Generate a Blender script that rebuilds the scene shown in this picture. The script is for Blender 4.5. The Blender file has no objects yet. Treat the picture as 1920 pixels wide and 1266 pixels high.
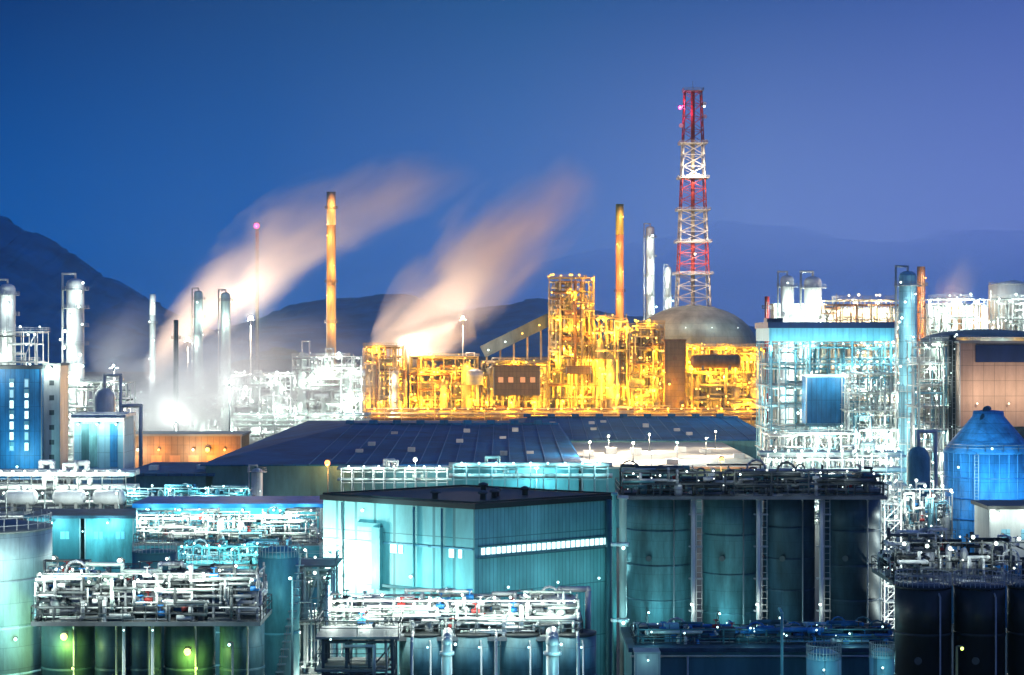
import bpy, math, random
from mathutils import Vector, Matrix
S = bpy.context.scene
COL = S.collection
R = math.radians
F = 3583.0          # focal length in pixels of a 1920 wide frame
H = 45.0            # the camera stands 45 m above the plant

def WX(px, d): return (px - 960.0) * d / F
def WZ(py, d): return H - (py - 633.0) * d / F
def lin(c): return tuple(((v/255.0)/12.92 if v <= 10 else ((v/255.0+0.055)/1.055)**2.4) for v in c)

# ------------------------------------------------------------------ materials
MATS = {}
def mat(name, col, rough=0.55, metal=0.0, var=0.25, scale=0.35, panel=None, bump=0.0, cyl=0):
    """painted / weathered surface: base colour with two scales of dirt, optional panel seams"""
    if name in MATS: return MATS[name]
    m = bpy.data.materials.new(name); m.use_nodes = True
    n = m.node_tree.nodes; l = m.node_tree.links
    b = n['Principled BSDF']; b.inputs['Roughness'].default_value = rough; b.inputs['Metallic'].default_value = metal
    tc = n.new('ShaderNodeTexCoord'); mp = n.new('ShaderNodeMapping'); mp.inputs['Scale'].default_value = (1, 1, 0.25)
    l.new(tc.outputs['Object'], mp.inputs['Vector'])
    t = n.new('ShaderNodeTexNoise'); t.inputs['Scale'].default_value = scale; t.inputs['Detail'].default_value = 6; t.inputs['Roughness'].default_value = .65
    l.new(mp.outputs['Vector'], t.inputs['Vector'])
    r = n.new('ShaderNodeValToRGB'); r.color_ramp.elements[0].position = .32; r.color_ramp.elements[1].position = .68
    r.color_ramp.elements[0].color = (*[max(0, c*(1-var*1.4)) for c in col], 1)
    r.color_ramp.elements[1].color = (*[min(1, c*(1+var*.6)) for c in col], 1)
    l.new(t.outputs['Fac'], r.inputs['Fac'])
    out = r.outputs['Color']
    if panel:
        bk = n.new('ShaderNodeTexBrick'); bk.inputs['Scale'].default_value = 1.0
        bk.inputs['Brick Width'].default_value = panel[0]; bk.inputs['Row Height'].default_value = panel[1]
        bk.inputs['Mortar Size'].default_value = panel[2]; bk.offset = 0.0
        bk.inputs['Color1'].default_value = (1, 1, 1, 1); bk.inputs['Color2'].default_value = (.88, .9, .9, 1); bk.inputs['Mortar'].default_value = (.42, .45, .47, 1)
        cx = n.new('ShaderNodeSeparateXYZ'); l.new(tc.outputs['Object'], cx.inputs[0])
        ad = n.new('ShaderNodeMath'); ad.operation = 'ADD'; l.new(cx.outputs['X'], ad.inputs[0]); l.new(cx.outputs['Y'], ad.inputs[1])
        if cyl:
            ad.operation = 'ARCTAN2'; l.new(cx.outputs['Y'], ad.inputs[0]); l.new(cx.outputs['X'], ad.inputs[1])
            a2 = n.new('ShaderNodeMath'); a2.operation = 'MULTIPLY'; a2.inputs[1].default_value = cyl; l.new(ad.outputs[0], a2.inputs[0]); ad = a2; bk.offset = .5
            bk.inputs['Mortar'].default_value = (.6, .62, .64, 1)
        cb = n.new('ShaderNodeCombineXYZ'); l.new(ad.outputs[0], cb.inputs['X']); l.new(cx.outputs['Z'], cb.inputs['Y'])
        l.new(cb.outputs[0], bk.inputs['Vector'])
        mx = n.new('ShaderNodeMix'); mx.data_type = 'RGBA'; mx.blend_type = 'MULTIPLY'; mx.inputs['Factor'].default_value = 1
        l.new(out, mx.inputs[6]); l.new(bk.outputs['Color'], mx.inputs[7]); out = mx.outputs[2]
    l.new(out, b.inputs['Base Color'])
    if bump:
        bp = n.new('ShaderNodeBump'); bp.inputs['Strength'].default_value = bump; l.new(t.outputs['Fac'], bp.inputs['Height']); l.new(bp.outputs[0], b.inputs['Normal'])
    MATS[name] = m; return m

def glow(name, col, s):
    if name in MATS: return MATS[name]
    m = bpy.data.materials.new(name); m.use_nodes = True
    b = m.node_tree.nodes['Principled BSDF']
    b.inputs['Base Color'].default_value = (*[min(1, c*.8) for c in col], 1)
    b.inputs['Emission Color'].default_value = (*col, 1); b.inputs['Emission Strength'].default_value = s
    m.cycles.emission_sampling = 'NONE'
    MATS[name] = m; return m

STEEL   = mat('galvanised_steel', (.42, .44, .45), .5, .3)
WHITE   = mat('white_paint', (.72, .74, .73), .45, 0, .2)
PALE    = mat('pale_insulation', (.62, .64, .62), .4, .2, .25)
CREAM   = mat('cream_paint', (.66, .58, .42), .5)
SAND    = mat('sand_paint', (.58, .47, .30), .55)
RUST    = mat('rust_primer', (.30, .15, .09), .7, 0, .4)
BROWN   = mat('brown_cladding', (.32, .19, .11), .7, 0, .2, .3, (2.0, 3.0, .06))
TAN     = mat('tan_concrete', (.50, .38, .20), .75, 0, .25, .15)
ORANGE  = mat('orange_paint', (.52, .26, .13), .6, 0, .2)
OLIVE   = mat('olive_paint', (.26, .28, .08), .6)
RED     = mat('red_tower_paint', (.42, .035, .03), .5, 0, .2)
TWHITE  = mat('white_tower_paint', (.80, .80, .78), .5, 0, .15)
GREYD   = mat('dark_grey_steel', (.10, .115, .12), .5, .2, .35)
BLACK   = mat('black_steel', (.025, .03, .033), .5, .2, .3)
GREY    = mat('grey_roof', (.24, .28, .26), .8, 0, .3, .12)
BLUEP   = mat('blue_cladding', (.03, .28, .62), .5, 0, .4, .3, (1.2, 6.0, .05))
BLUED   = mat('deep_blue_paint', (.02, .22, .58), .45, 0, .3, .4)
AZURE   = mat('azure_silo_sheet', (.06, .34, .70), .5, 0, .4, .5, (1.9, 1.5, .03))
BLUER   = mat('blue_roof_sheet', (.004, .10, .29), .9, 0, .35, .06, (3.0, 400.0, .12))
NAVY    = mat('navy_paint', (.012, .03, .12), .5)
SKYB    = mat('light_blue_cladding', (.25, .55, .68), .5, 0, .15, .3, (1.5, 4.0, .05))
TEAL    = mat('teal_wall_panel', (.26, .60, .61), .55, .05, .22, .55, (.62, 5.2, .045), .15)
TEALT   = mat('teal_tank_paint', (.16, .45, .48), .48, .1, .4, .5)
TEALD   = mat('dark_teal_paint', (.07, .22, .25), .5, .2, .3)
SILO    = mat('blue_grey_silo_steel', (.10, .24, .28), .55, .15, .5, .5, (2.4, 1.6, .022), 0, 3.2)
SILOD   = mat('dark_blue_silo_steel', (.04, .09, .14), .55, .15, .5, .5, (2.0, 1.5, .022), 0, 3.0)
GREEN   = mat('dark_green_paint', (.05, .12, .11), .6, 0, .45, .5, (2.0, 1.5, .02), 0, 2.0)
DUSTY   = mat('dusty_salmon_cladding', (.46, .31, .24), .7, 0, .2, .3, (2.4, 3.4, .05))
GOLDW   = mat('ochre_cladding', (.50, .38, .20), .65, 0, .35, .3, (3.0, 3.6, .12))
MINTW   = mat('mint_cladding', (.50, .60, .55), .65, 0, .35, .3, (3.0, 3.6, .12))
CONC    = mat('concrete', (.34, .34, .32), .85, 0, .25, .08)
MINT    = mat('mint_insulation', (.60, .72, .66), .45, .15, .2)
GRAT    = mat('floor_grating', (.20, .21, .21), .6, .3, .3)

LAMPC = {  # key: (bulb colour, bulb strength, light colour)
 'gold':  ((1, .66, .13), 3.4, (1, .47, .02)),
 'amber': ((1, .42, .12), 3.0, (1, .42, .10)),
 'cream': ((1, .82, .58), 3.4, (1, .79, .56)),
 'white': ((.85, 1, .95), 3.4, (.86, 1.0, .90)),
 'cyan':  ((.62, .98, 1), 3.4, (.36, .94, 1.0)),
 'blue':  ((.45, .82, 1), 3.2, (.30, .72, 1.0)),
 'lime':  ((.85, 1, .25), 2.6, (.72, 1.0, .16)),
 'red':   ((1, .10, .38), 3.0, (1, .12, .40)),
}
GLOW = {k: glow(k + '_bulb', v[0], v[1]) for k, v in LAMPC.items()}

BLUER.node_tree.nodes['Principled BSDF'].inputs['Specular IOR Level'].default_value = .08; BLUER.node_tree.nodes['Principled BSDF'].inputs['Roughness'].default_value = .9
# ------------------------------------------------------------------ mesh builder
class MB:
    def __init__(s): s.v = []; s.f = []; s.mi = []; s.sm = []
    def face(s, ids, m=0, sm=False): s.f.append(ids); s.mi.append(m); s.sm.append(sm)
    def box(s, x0, x1, y0, y1, z0, z1, m=0):
        b = len(s.v)
        s.v += [(x0,y0,z0),(x1,y0,z0),(x1,y1,z0),(x0,y1,z0),(x0,y0,z1),(x1,y0,z1),(x1,y1,z1),(x0,y1,z1)]
        for q in ((0,3,2,1),(4,5,6,7),(0,1,5,4),(1,2,6,5),(2,3,7,6),(3,0,4,7)): s.face([b+i for i in q], m)
        return s
    def bar(s, p, q, r, n=4, m=0, r2=None, cap=True):
        p = Vector(p); q = Vector(q); a = q - p
        if a.length < 1e-6: return s
        a.normalize(); u = a.cross(Vector((0, 0, 1)))
        if u.length < .01: u = Vector((1, 0, 0))
        u.normalize(); w = a.cross(u); b = len(s.v); r2 = r if r2 is None else r2
        o = math.pi/4 if n == 4 else 0
        for c, rr in ((p, r), (q, r2)):
            for i in range(n):
                t = o + 2*math.pi*i/n; s.v.append(tuple(c + (u*math.cos(t) + w*math.sin(t))*rr))
        for i in range(n): s.face([b+i, b+(i+1) % n, b+n+(i+1) % n, b+n+i], m, n > 5)
        if cap: s.face([b+i for i in range(n)][::-1], m); s.face([b+n+i for i in range(n)], m)
        return s
    def tube(s, pts, r, n=8, m=0):
        for i in range(len(pts)-1):
            s.bar(pts[i], pts[i+1], r, n, m)
            if 0 < i: s.ball(pts[i], r*1.12, m)
        return s
    def ball(s, c, r, m=0, n=8, k=5):
        return s.lathe([(max(1e-4, r*math.sin(math.pi*i/k)), -r*math.cos(math.pi*i/k)) for i in range(k+1)], n, c, m)
    def lathe(s, prof, n=24, c=(0,0,0), m=0, sm=True, flat=None):
        b = len(s.v)
        for r, z in prof:
            for i in range(n):
                t = 2*math.pi*i/n; s.v.append((c[0]+r*math.cos(t), c[1]+r*math.sin(t), c[2]+z))
        for j in range(len(prof)-1):
            for i in range(n):
                s.face([b+j*n+i, b+j*n+(i+1) % n, b+(j+1)*n+(i+1) % n, b+(j+1)*n+i], m, sm)
        s.face([b+i for i in range(n)][::-1], m); s.face([b+(len(prof)-1)*n+i for i in range(n)], m)
        return s
    def ring(s, c, r, t, h, n=24, m=0, a0=0, a1=2*math.pi):
        """flat annular slab"""
        b = len(s.v); full = abs(a1-a0-2*math.pi) < 1e-6; k = n if full else n+1
        for i in range(k):
            a = a0+(a1-a0)*i/n; ca, sa = math.cos(a), math.sin(a)
            for rr, zz in ((r, 0), (r+t, 0), (r+t, h), (r, h)): s.v.append((c[0]+rr*ca, c[1]+rr*sa, c[2]+zz))
        for i in range(n):
            i0 = b+4*i; i1 = b+4*((i+1) % k)
            for j in range(4): s.face([i0+j, i1+j, i1+(j+1) % 4, i0+(j+1) % 4], m)
        return s
    def hoop(s, c, r, t, n=20, m=0, a0=0, a1=2*math.pi):
        for i in range(n):
            a = a0+(a1-a0)*i/n; b = a0+(a1-a0)*(i+1)/n
            s.bar((c[0]+r*math.cos(a), c[1]+r*math.sin(a), c[2]), (c[0]+r*math.cos(b), c[1]+r*math.sin(b), c[2]), t, 4, m, cap=False)
        return s
    def rail(s, pts, h=1.1, t=.05, gap=2.2, m=0, closed=False):
        P = [Vector(p) for p in pts]
        if closed: P.append(P[0])
        for a, b in zip(P, P[1:]):
            for k in (.55, 1): s.bar(a+Vector((0,0,h*k)), b+Vector((0,0,h*k)), t, 4, m, cap=False)
            n = max(1, int((b-a).length/gap))
            for i in range(n+1):
                p = a.lerp(b, i/n); s.bar(p, p+Vector((0,0,h)), t, 4, m, cap=False)
        return s
    def ladder(s, x, y, z0, z1, w=.5, t=.05, step=.9, m=0):
        s.bar((x-w/2,y,z0),(x-w/2,y,z1),t,4,m); s.bar((x+w/2,y,z0),(x+w/2,y,z1),t,4,m)
        z = z0+.3
        while z < z1: s.bar((x-w/2,y,z),(x+w/2,y,z),t*.7,4,m,cap=False); z += step
        return s
    def build(s, name, mats, parent=None):
        me = bpy.data.meshes.new(name); me.from_pydata(s.v, [], s.f)
        for m in (mats if isinstance(mats, (list, tuple)) else [mats]): me.materials.append(m)
        me.polygons.foreach_set('material_index', s.mi); me.polygons.foreach_set('use_smooth', s.sm); me.update()
        o = bpy.data.objects.new(name, me); COL.objects.link(o)
        if parent is not None: o.parent = parent
        return o

def tag(o, label, cat, group=None):
    o['label'] = label; o['category'] = cat
    if group: o['group'] = group
    return o
def thing(name, label, cat, loc, group=None, rz=0):
    o = bpy.data.objects.new(name, None); COL.objects.link(o); o.location = loc; o.rotation_euler = (0, 0, rz)
    o.empty_display_size = 1
    return tag(o, label, cat, group)
def dup(root, loc, label=None, rz=None):
    r = root.copy(); COL.objects.link(r); r.location = loc
    if rz is not None: r.rotation_euler = (0, 0, rz)
    if label: r['label'] = label
    for ch in list(root.children):
        c = ch.copy(); COL.objects.link(c); c.parent = r
        for g in list(ch.children):
            d = g.copy(); COL.objects.link(d); d.parent = c
    return r

# ------------------------------------------------------------------ lamps
LM = {}; LD = {}
PW = 1.0
def lamp_mesh(key, r):
    k = (key, round(r, 2))
    if k not in LM:
        b = MB(); b.ball((0, 0, 0), r, 1, 8, 6)
        b.box(-r*.9, r*.9, r*.55, r*1.5, -r*.2, r*1.25); b.bar((0, r*1.2, r), (0, r*2.6, r*1.1), r*.22, 4)
        me = b.build('lamp', [GREYD, GLOW[key]]); LM[k] = me.data; bpy.data.objects.remove(me)
    return LM[k]
def light(parent, loc, key, power, rad=.35):
    k = (key, round(power), round(rad, 2))
    if k not in LD:
        L = bpy.data.lights.new('lamp_light', 'POINT'); L.energy = power*PW; L.color = LAMPC[key][2]; L.shadow_soft_size = rad; LD[k] = L
    o = bpy.data.objects.new('lamp_light', LD[k]); COL.objects.link(o); o.parent = parent; o.location = loc
    return o
def lamp(parent, loc, key, r=.5, power=0, off=(0, -1.6, -.3)):
    o = bpy.data.objects.new('lamp', lamp_mesh(key, r)); COL.objects.link(o); o.parent = parent; o.location = loc
    if power: light(o, off, key, power)
    return o
def post(label, px, py, d, key, power, r=.4, group=None, zb=0, h=None):
    """street lamp: pole, arm and head; py is the height of the head in the photograph"""
    z = WZ(py, d) if h is None else h
    t = thing('lamp_post', label, 'lamp post', (WX(px, d), d, zb), group)
    b = MB(); b.bar((0, 0, 0), (0, 0, z-zb), .16, 8, r2=.09); b.bar((0, 0, 0), (0, 0, .8), .28, 8); b.build('pole', GREYD, t)
    b = MB(); b.bar((0, .0, z-zb), (0, -1.4, z-zb+.25), .07, 6); b.build('arm', GREYD, t)
    lamp(t, (0, -1.6, z-zb+.1), key, r, power, (0, -.2, -r-.5))
    return t

# ------------------------------------------------------------------ plant equipment
def rnd_pipe(rg, w, y0, y1, h, r, n=8, seg=(2, 5), st=(.15, .6)):
    p = [rg.uniform(-w/2, w/2), rg.uniform(y0, y1), rg.uniform(0, h)]; pts = [tuple(p)]
    for _ in range(rg.randint(*seg)):
        a = rg.choice((0, 0, 2, 2, 1)); lo, hi = ((-w/2, w/2), (y0, y1), (0, h))[a]
        p[a] = min(hi, max(lo, p[a] + rg.choice((-1, 1))*rg.uniform(*st)*(hi-lo)*(.35 if a == 0 and seg[1] > 6 else 1)))
        if tuple(p) != pts[-1]: pts.append(tuple(p))
    b = MB()
    return b.tube(pts, r, n)

def frame(label, px0, px1, pyt, d, dep, nb, nf, key, seed, mats=(SAND, GRAT), pmats=(CREAM, PALE, RUST), zb=0, pyb=None,
          nl=12, power=2500, npipe=14, lr=.5, every=2, name='process_structure', cat='steel structure', pr=None, rows=2, brace=.35):
    """open steel process structure with floors, railings, pipe runs and work lamps"""
    rg = random.Random(seed)
    if pyb is not None: zb = WZ(pyb, d)
    x0, x1 = WX(px0, d), WX(px1, d); w = x1-x0; h = WZ(pyt, d)-zb
    t = thing(name, label, cat, ((x0+x1)/2, d, zb))
    cr = max(.14, d*.00026); b = MB(); xs = [-w/2+w*i/nb for i in range(nb+1)]; ys = [dep*j/rows for j in range(rows+1)]
    zs = [h*(k+1)/nf for k in range(nf)]
    for x in xs:
        for y in ys: b.bar((x, y, 0), (x, y, h*(1 if rg.random() < .7 else rg.uniform(.92, 1.06))), cr, 4)
    for z in zs:
        for y in ys: b.bar((-w/2, y, z-.3), (w/2, y, z-.3), cr*.82, 4)
        for x in xs: b.bar((x, 0, z-.34), (x, dep, z-.34), cr*.74, 4)
    for k in range(nf):
        z0 = 0 if k == 0 else zs[k-1]
        for i in range(nb):
            if rg.random() < brace:
                a, c = (xs[i], xs[i+1]) if rg.random() < .5 else (xs[i+1], xs[i])
                b.bar((a, -.02, z0), (c, -.02, zs[k]-.4), cr*.55, 4)
    b.build('frame', mats[0], t)
    rt = max(.035, d*.00007)
    for k, z in enumerate(zs):
        a = -w/2 if rg.random() < .6 else -w/2+w*rg.uniform(.1, .3); c = w/2 if rg.random() < .6 else w/2-w*rg.uniform(.1, .3)
        f = MB(); f.box(a-.5, c+.5, -.7, dep+.5, z, z+.16); fo = f.build('floor', mats[1], t)
        f = MB(); f.rail([(a-.45, -.65, z+.15), (c+.45, -.65, z+.15), (c+.45, dep+.45, z+.15), (a-.45, dep+.45, z+.15)], 1.1, rt, 2.4, closed=True)
        f.build('railing', mats[0], fo)
    pr = pr or (max(.1, d*.00022), max(.25, d*.0006))
    for i in range(npipe):
        rnd_pipe(rg, w*.98, -.4 if i % 3 else -1.0, dep*.8, h*.97, rg.uniform(*pr)).build('pipe_run', rg.choice(pmats), t)
    for i in range(max(1, nf//2)):   # stair flights on the front
        k = rg.randrange(nf); z0 = 0 if k == 0 else zs[k-1]; i0 = rg.randrange(nb); s = MB()
        for o in (0, .9): s.bar((xs[i0], -1.2-o, z0), (xs[i0+1], -1.2-o, zs[k]), rt*2, 4)
        for j in range(9):
            q = (j+.5)/9; x = xs[i0]+(xs[i0+1]-xs[i0])*q; z = z0+(zs[k]-z0)*q; s.box(x-.2, x+.2, -2.1, -1.2, z-.04, z+.04)
        s.build('stair', mats[1], t)
    for i in range(nl):
        k = rg.randrange(nf); z = zs[k]-.9 if rg.random() < .75 else zs[k]+2.2
        lamp(t, (rg.uniform(-w/2, w/2), rg.choice((-1.0, -1.0, dep*.3, dep*.5)), min(z, h+1.5)), key, lr*rg.uniform(.75, 1.2),
             power*rg.uniform(.7, 1.3) if i % every == 0 else 0, (0, -1.8, -.6))
    for i in range(min(int(nl*.9), 98-nl)): lamp(t, (rg.uniform(-w/2, w/2), rg.choice((-1.2, -.8, dep*.3)), h*rg.uniform(.05, 1.03)), key, lr*rg.uniform(.45, .8))
    t['h'] = h; t['w'] = w; t['dep'] = dep; t['nf'] = nf
    return t

def on(fr, label, kind, u, k, size, m, group=None, v=.35, cat=None):
    """equipment standing on floor k of a frame, u across its width"""
    h, w, dep, nf = fr['h'], fr['w'], fr['dep'], fr['nf']; z = h*k/nf+.16 if k else 0.0
    loc = (fr.location.x+w*(u-.5), fr.location.y+dep*v, fr.location.z+z)
    return drum(label, loc, size[0], size[1], m, group) if kind == 'drum' else vessel(label, loc, size[0], size[1], m, group)

def drum(label, loc, r, L, m, group=None, rz=0, leg=1.0):
    t = thing('drum', label, 'drum', loc, group, rz); zc = r+leg
    b = MB(); pr = [(1e-3, -L/2-r*.5), (r*.55, -L/2-r*.4), (r*.9, -L/2-r*.17), (r, -L/2), (r, L/2), (r*.9, L/2+r*.17), (r*.55, L/2+r*.4), (1e-3, L/2+r*.5)]
    b.lathe(pr, 20); b.v = [(z, y, x+zc) for x, y, z in b.v]; b.f = [f[::-1] for f in b.f]; b.build('shell', m, t)
    for s in (-.3, .3):
        q = MB(); q.box(L*s-r*.18, L*s+r*.18, -r*.8, r*.8, 0, zc-r*.6); q.build('saddle', CONC, t)
    q = MB(); q.bar((0, 0, zc+r*.9), (0, 0, zc+r*1.5), r*.16, 8); q.bar((0, 0, zc+r*1.45), (0, 0, zc+r*1.55), r*.28, 8); q.bar((L*.25, 0, zc+r*.9), (L*.25, 0, zc+r*1.3), r*.12, 8)
    q.build('nozzle', STEEL, t)
    return t
def vessel(label, loc, r, h, m, group=None):
    t = thing('vessel', label, 'vessel', loc, group)
    b = MB(); b.lathe([(r*.85, 0), (r*.85, h*.1), (r, h*.12), (r, h*.9), (r*.85, h*.95), (r*.5, h*.985), (1e-3, h)], 20); b.build('shell', m, t)
    q = MB(); q.hoop((0, 0, h*.3), r*1.02, .06); q.hoop((0, 0, h*.7), r*1.02, .06); q.build('band', STEEL, t)
    q = MB(); q.tube([(0, 0, h*.97), (0, 0, h*1.12), (r*1.5, 0, h*1.12), (r*1.5, 0, h*.1)], r*.16); q.build('overhead_pipe', PALE, t)
    return t

def column(label, px, pyt, d, wpx, m, key=None, npl=4, nl=6, power=0, zb=0, group=None, seed=1, pm=STEEL, name='distillation_tower', cat='column', lr=.45, r=None):
    """distillation column: skirt, shell, platforms with railings, ladder, overhead pipe"""
    rg = random.Random(seed); r = r or wpx*d/F/2; h = WZ(pyt, d)-zb
    t = thing(name, label, cat, (WX(px, d), d, zb), group)
    b = MB(); b.lathe([(r*1.15, 0), (r, h*.07), (r, h*.55), (r*.97, h*.56), (r*.97, h-r*.6), (r*.8, h-r*.25), (r*.45, h-r*.06), (1e-3, h)], 24); b.build('shell', m, t)
    rt = max(.04, d*.00008); pw = max(.9, r*.5)
    for i in range(npl):
        z = h*(.22+.72*i/max(1, npl-1)); a0 = rg.uniform(0, 6.28) if i < npl-1 else 0; a1 = a0+(4.4 if i < npl-1 else 2*math.pi)
        p = MB(); p.ring((0, 0, z), r*1.01, pw, .15, 16, 0, a0, a1)
        for k in (.55, 1.1): p.hoop((0, 0, z+k), r+pw*.95, rt, 16, 0, a0, a1)
        for j in range(12):
            a = a0+(a1-a0)*j/12; x, y = (r+pw*.95)*math.cos(a), (r+pw*.95)*math.sin(a); p.bar((x, y, z), (x, y, z+1.1), rt, 4, cap=False)
        p.build('platform', pm, t)
    q = MB(); q.ladder(r*.3, -r-.35, 0, h*.95, .6, rt); q.build('ladder', pm, t)
    q = MB(); q.tube([(0, 0, h-.05), (0, 0, h+r*.5), (-r*1.35, -r*.2, h+r*.5), (-r*1.35, -r*.2, h*.12)], max(.15, r*.13)); q.build('overhead_pipe', PALE, t)
    for i in range(nl):
        z = h*(.2+.78*(i+rg.uniform(.1, .9))/nl); s = rg.uniform(-1, 1)
        lamp(t, (s*(r+pw*.7), -r-pw*.8, z), key, lr*rg.uniform(.5, .9), power if i % 2 == 0 else 0, (0, -2.6, -.3))
    return t

def stack(label, px, pyt, d, wpx, m, tip=None, bands=(), name='chimney', cat='chimney', zb=0, taper=.8, key=None, power=0):
    r = wpx*d/F/2; h = WZ(pyt, d)-zb; t = thing(name, label, cat, (WX(px, d), d, zb)); n = 20
    top = h*(.86 if tip else 1); rr = lambda z: r*(1+(1/taper-1)*(1-z/h)*.6)
    b = MB(); b.lathe([(rr(z)*.985, z) for z in [0, top*.5, top]], n); b.build('shaft', m, t)
    if tip:
        b = MB(); b.lathe([(rr(top)*1.0, top), (rr(h), h), (rr(h)*.75, h), (rr(h)*.75, h-.8)], n); b.build('tip', tip, t)
    for f in bands:
        b = MB(); b.ring((0, 0, h*f), rr(h*f), .9, .18, 20); b.hoop((0, 0, h*f+1.1), rr(h*f)+.85, .09); b.hoop((0, 0, h*f+.6), rr(h*f)+.85, .07)
        for j in range(10):
            a = j*.628; q = rr(h*f)+.85; b.bar((q*math.cos(a), q*math.sin(a), h*f), (q*math.cos(a), q*math.sin(a), h*f+1.1), .07, 4)
        b.build('gallery', GREYD, t)
    b = MB(); b.ladder(0, -rr(0)-.4, 0, h*.97, .7, .08, 1.2); b.build('ladder', STEEL, t)
    if key:
        for k in range(5): lamp(t, ((-1)**k*rr(h)*.7, -rr(h)-1.2, h*(.44+.125*k)), key, .35, power/3.2, (0, -4.5, 0))  # lamps added up the shaft to light it, their light set off the bulbs
    return t

def tank(label, px, pyt, d, wpx, m, roof='cone', rm=None, zb=0, rings=6, stair=True, rail=True, group=None, name='storage_tank', cat='tank', rise=None, band=None, n=48):
    r = wpx*d/F/2; h = WZ(pyt, d)-zb; t = thing(name, label, cat, (WX(px, d), d+r, zb), group)
    b = MB(); pr = [(r, 0)]
    for i in range(1, rings+1):
        z = h*i/rings; pr += [(r, z-.2), (r*1.006+.03, z-.16), (r*1.006+.03, z-.05), (r, z-.01), (r*.99, z-.005), (r*.99, z+.05), (r, z+.06)] if i < rings else [(r, z)]
    b.lathe(pr, n); b.build('shell', m, t)
    rise = rise if rise is not None else r*.18
    b = MB()
    if roof == 'cone': b.lathe([(r*1.01, h+.01), (r*1.01, h+.12), (r*.5, h+rise*.55), (.3, h+rise)], n)
    elif roof == 'dome': b.lathe([(r*1.01, h+.01)]+[(max(.02, r*math.cos(R(a))), h+.05+rise*math.sin(R(a))) for a in range(0, 91, 10)], n)
    else: b.lathe([(r*1.01, h+.01), (r*1.01, h+.2), (r*.6, h+.3), (.3, h+.35)], n)
    b.build('roof', rm or m, t)
    if rail:
        q = MB(); rt = max(.035, d*.00007)
        for k in (.55, 1.1): q.hoop((0, 0, h+k), r*.985, rt, 32)
        for j in range(32):
            a = j*2*math.pi/32; q.bar((r*.985*math.cos(a), r*.985*math.sin(a), h), (r*.985*math.cos(a), r*.985*math.sin(a), h+1.1), rt, 4, cap=False)
        q.build('railing', STEEL, t)
    if stair:
        q = MB(); k = 40
        for i in range(k):
            a = -math.pi*.95+math.pi*.8*i/k; z = h*i/k; x, y = (r+.5)*math.cos(a), (r+.5)*math.sin(a); q.box(x-.35, x+.35, y-.35, y+.35, z, z+.06)
            q.bar((x*1.02, y*1.02, z), (x*1.02, y*1.02, z+1.1), .04, 4, cap=False)
        q.build('spiral_stair', STEEL, t)
    if band:
        q = MB(); q.lathe([(r*1.006+.03, h*band[0]), (r*1.006+.03, h*band[1])], n); q.build('band', band[2], t)
    if name == 'silo':
        q = MB(); a = -1.95; x, y = r*math.cos(a), r*math.sin(a); q.bar((x*.96, y*.96, 0), (x*1.06, y*1.06, 0), .28, 12); q.v = [(vx, vy, vz+h*.8) for vx, vy, vz in q.v]; q.build('manway', GREYD, t)
        q = MB(); a = -1.2; x, y = (r+.18)*math.cos(a), (r+.18)*math.sin(a); q.tube([(x, y, 0), (x, y, h-.5), (x*.9, y*.9, h-.2)], .07, 6); q.build('drain_pipe', STEEL, t)
    t['h'] = h; t['r'] = r
    return t

def rack(label, px0, px1, pyt, d, dep, nb, key, seed, zb=0, npipe=8, nl=6, power=1500, fm=STEEL, pms=(PALE, MINT, STEEL), lr=.3, levels=2, legs=None, pyb=None, every=2, name='pipe_rack', cat='pipe rack', y2=None):
    """pipe rack: portal legs, cross beams and long parallel pipes with lamps"""
    rg = random.Random(seed)
    if pyb is not None: zb = WZ(pyb, d)
    x0, x1 = WX(px0, d), WX(px1, d); w = x1-x0; h = WZ(pyt, d)-zb
    t = thing(name, label, cat, ((x0+x1)/2, d, zb)); b = MB(); cr = max(.1, d*.0003); lv = [h*.98-(h*.98 if levels*3 > h else 3.0)*i*.8 for i in range(levels)]
    for i in range(nb+1):
        x = -w/2+w*i/nb
        for y in (0, dep): b.bar((x, y, 0), (x, y, h), cr, 4)
        for z in lv: b.bar((x, -.3, z-.35), (x, dep+.3, z-.35), cr*.85, 4)
    for z in lv:
        for y in (0, dep): b.bar((-w/2, y, z-.5), (w/2, y, z-.5), cr*.7, 4)
    b.build('frame', fm, t)
    for i in range(npipe):
        z = lv[i % levels]; y = dep*(.06+.88*((i//levels)+.5)/math.ceil(npipe/levels)); r = rg.uniform(.12, .38)*(1+d/900)
        pts = [(-w/2-1, y, z+r-.2), (w*rg.uniform(-.3, .3), y, z+r-.2)]
        if rg.random() < .5: x = pts[-1][0]; pts += [(x, y, z+r+1.4), (x+w*.08, y, z+r+1.4), (x+w*.08, y, z+r-.2)]
        pts.append((w/2+1, y, z+r-.2)); b = MB(); b.tube(pts, r, 8); b.build('pipe', rg.choice(pms), t)
    for i in range(nl):
        lamp(t, (-w/2+w*(i+.5)/nl, -.5, h+.4), key, lr, power if i % every == 0 else 0, (0, -1.2, -.2))
    return t

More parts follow.
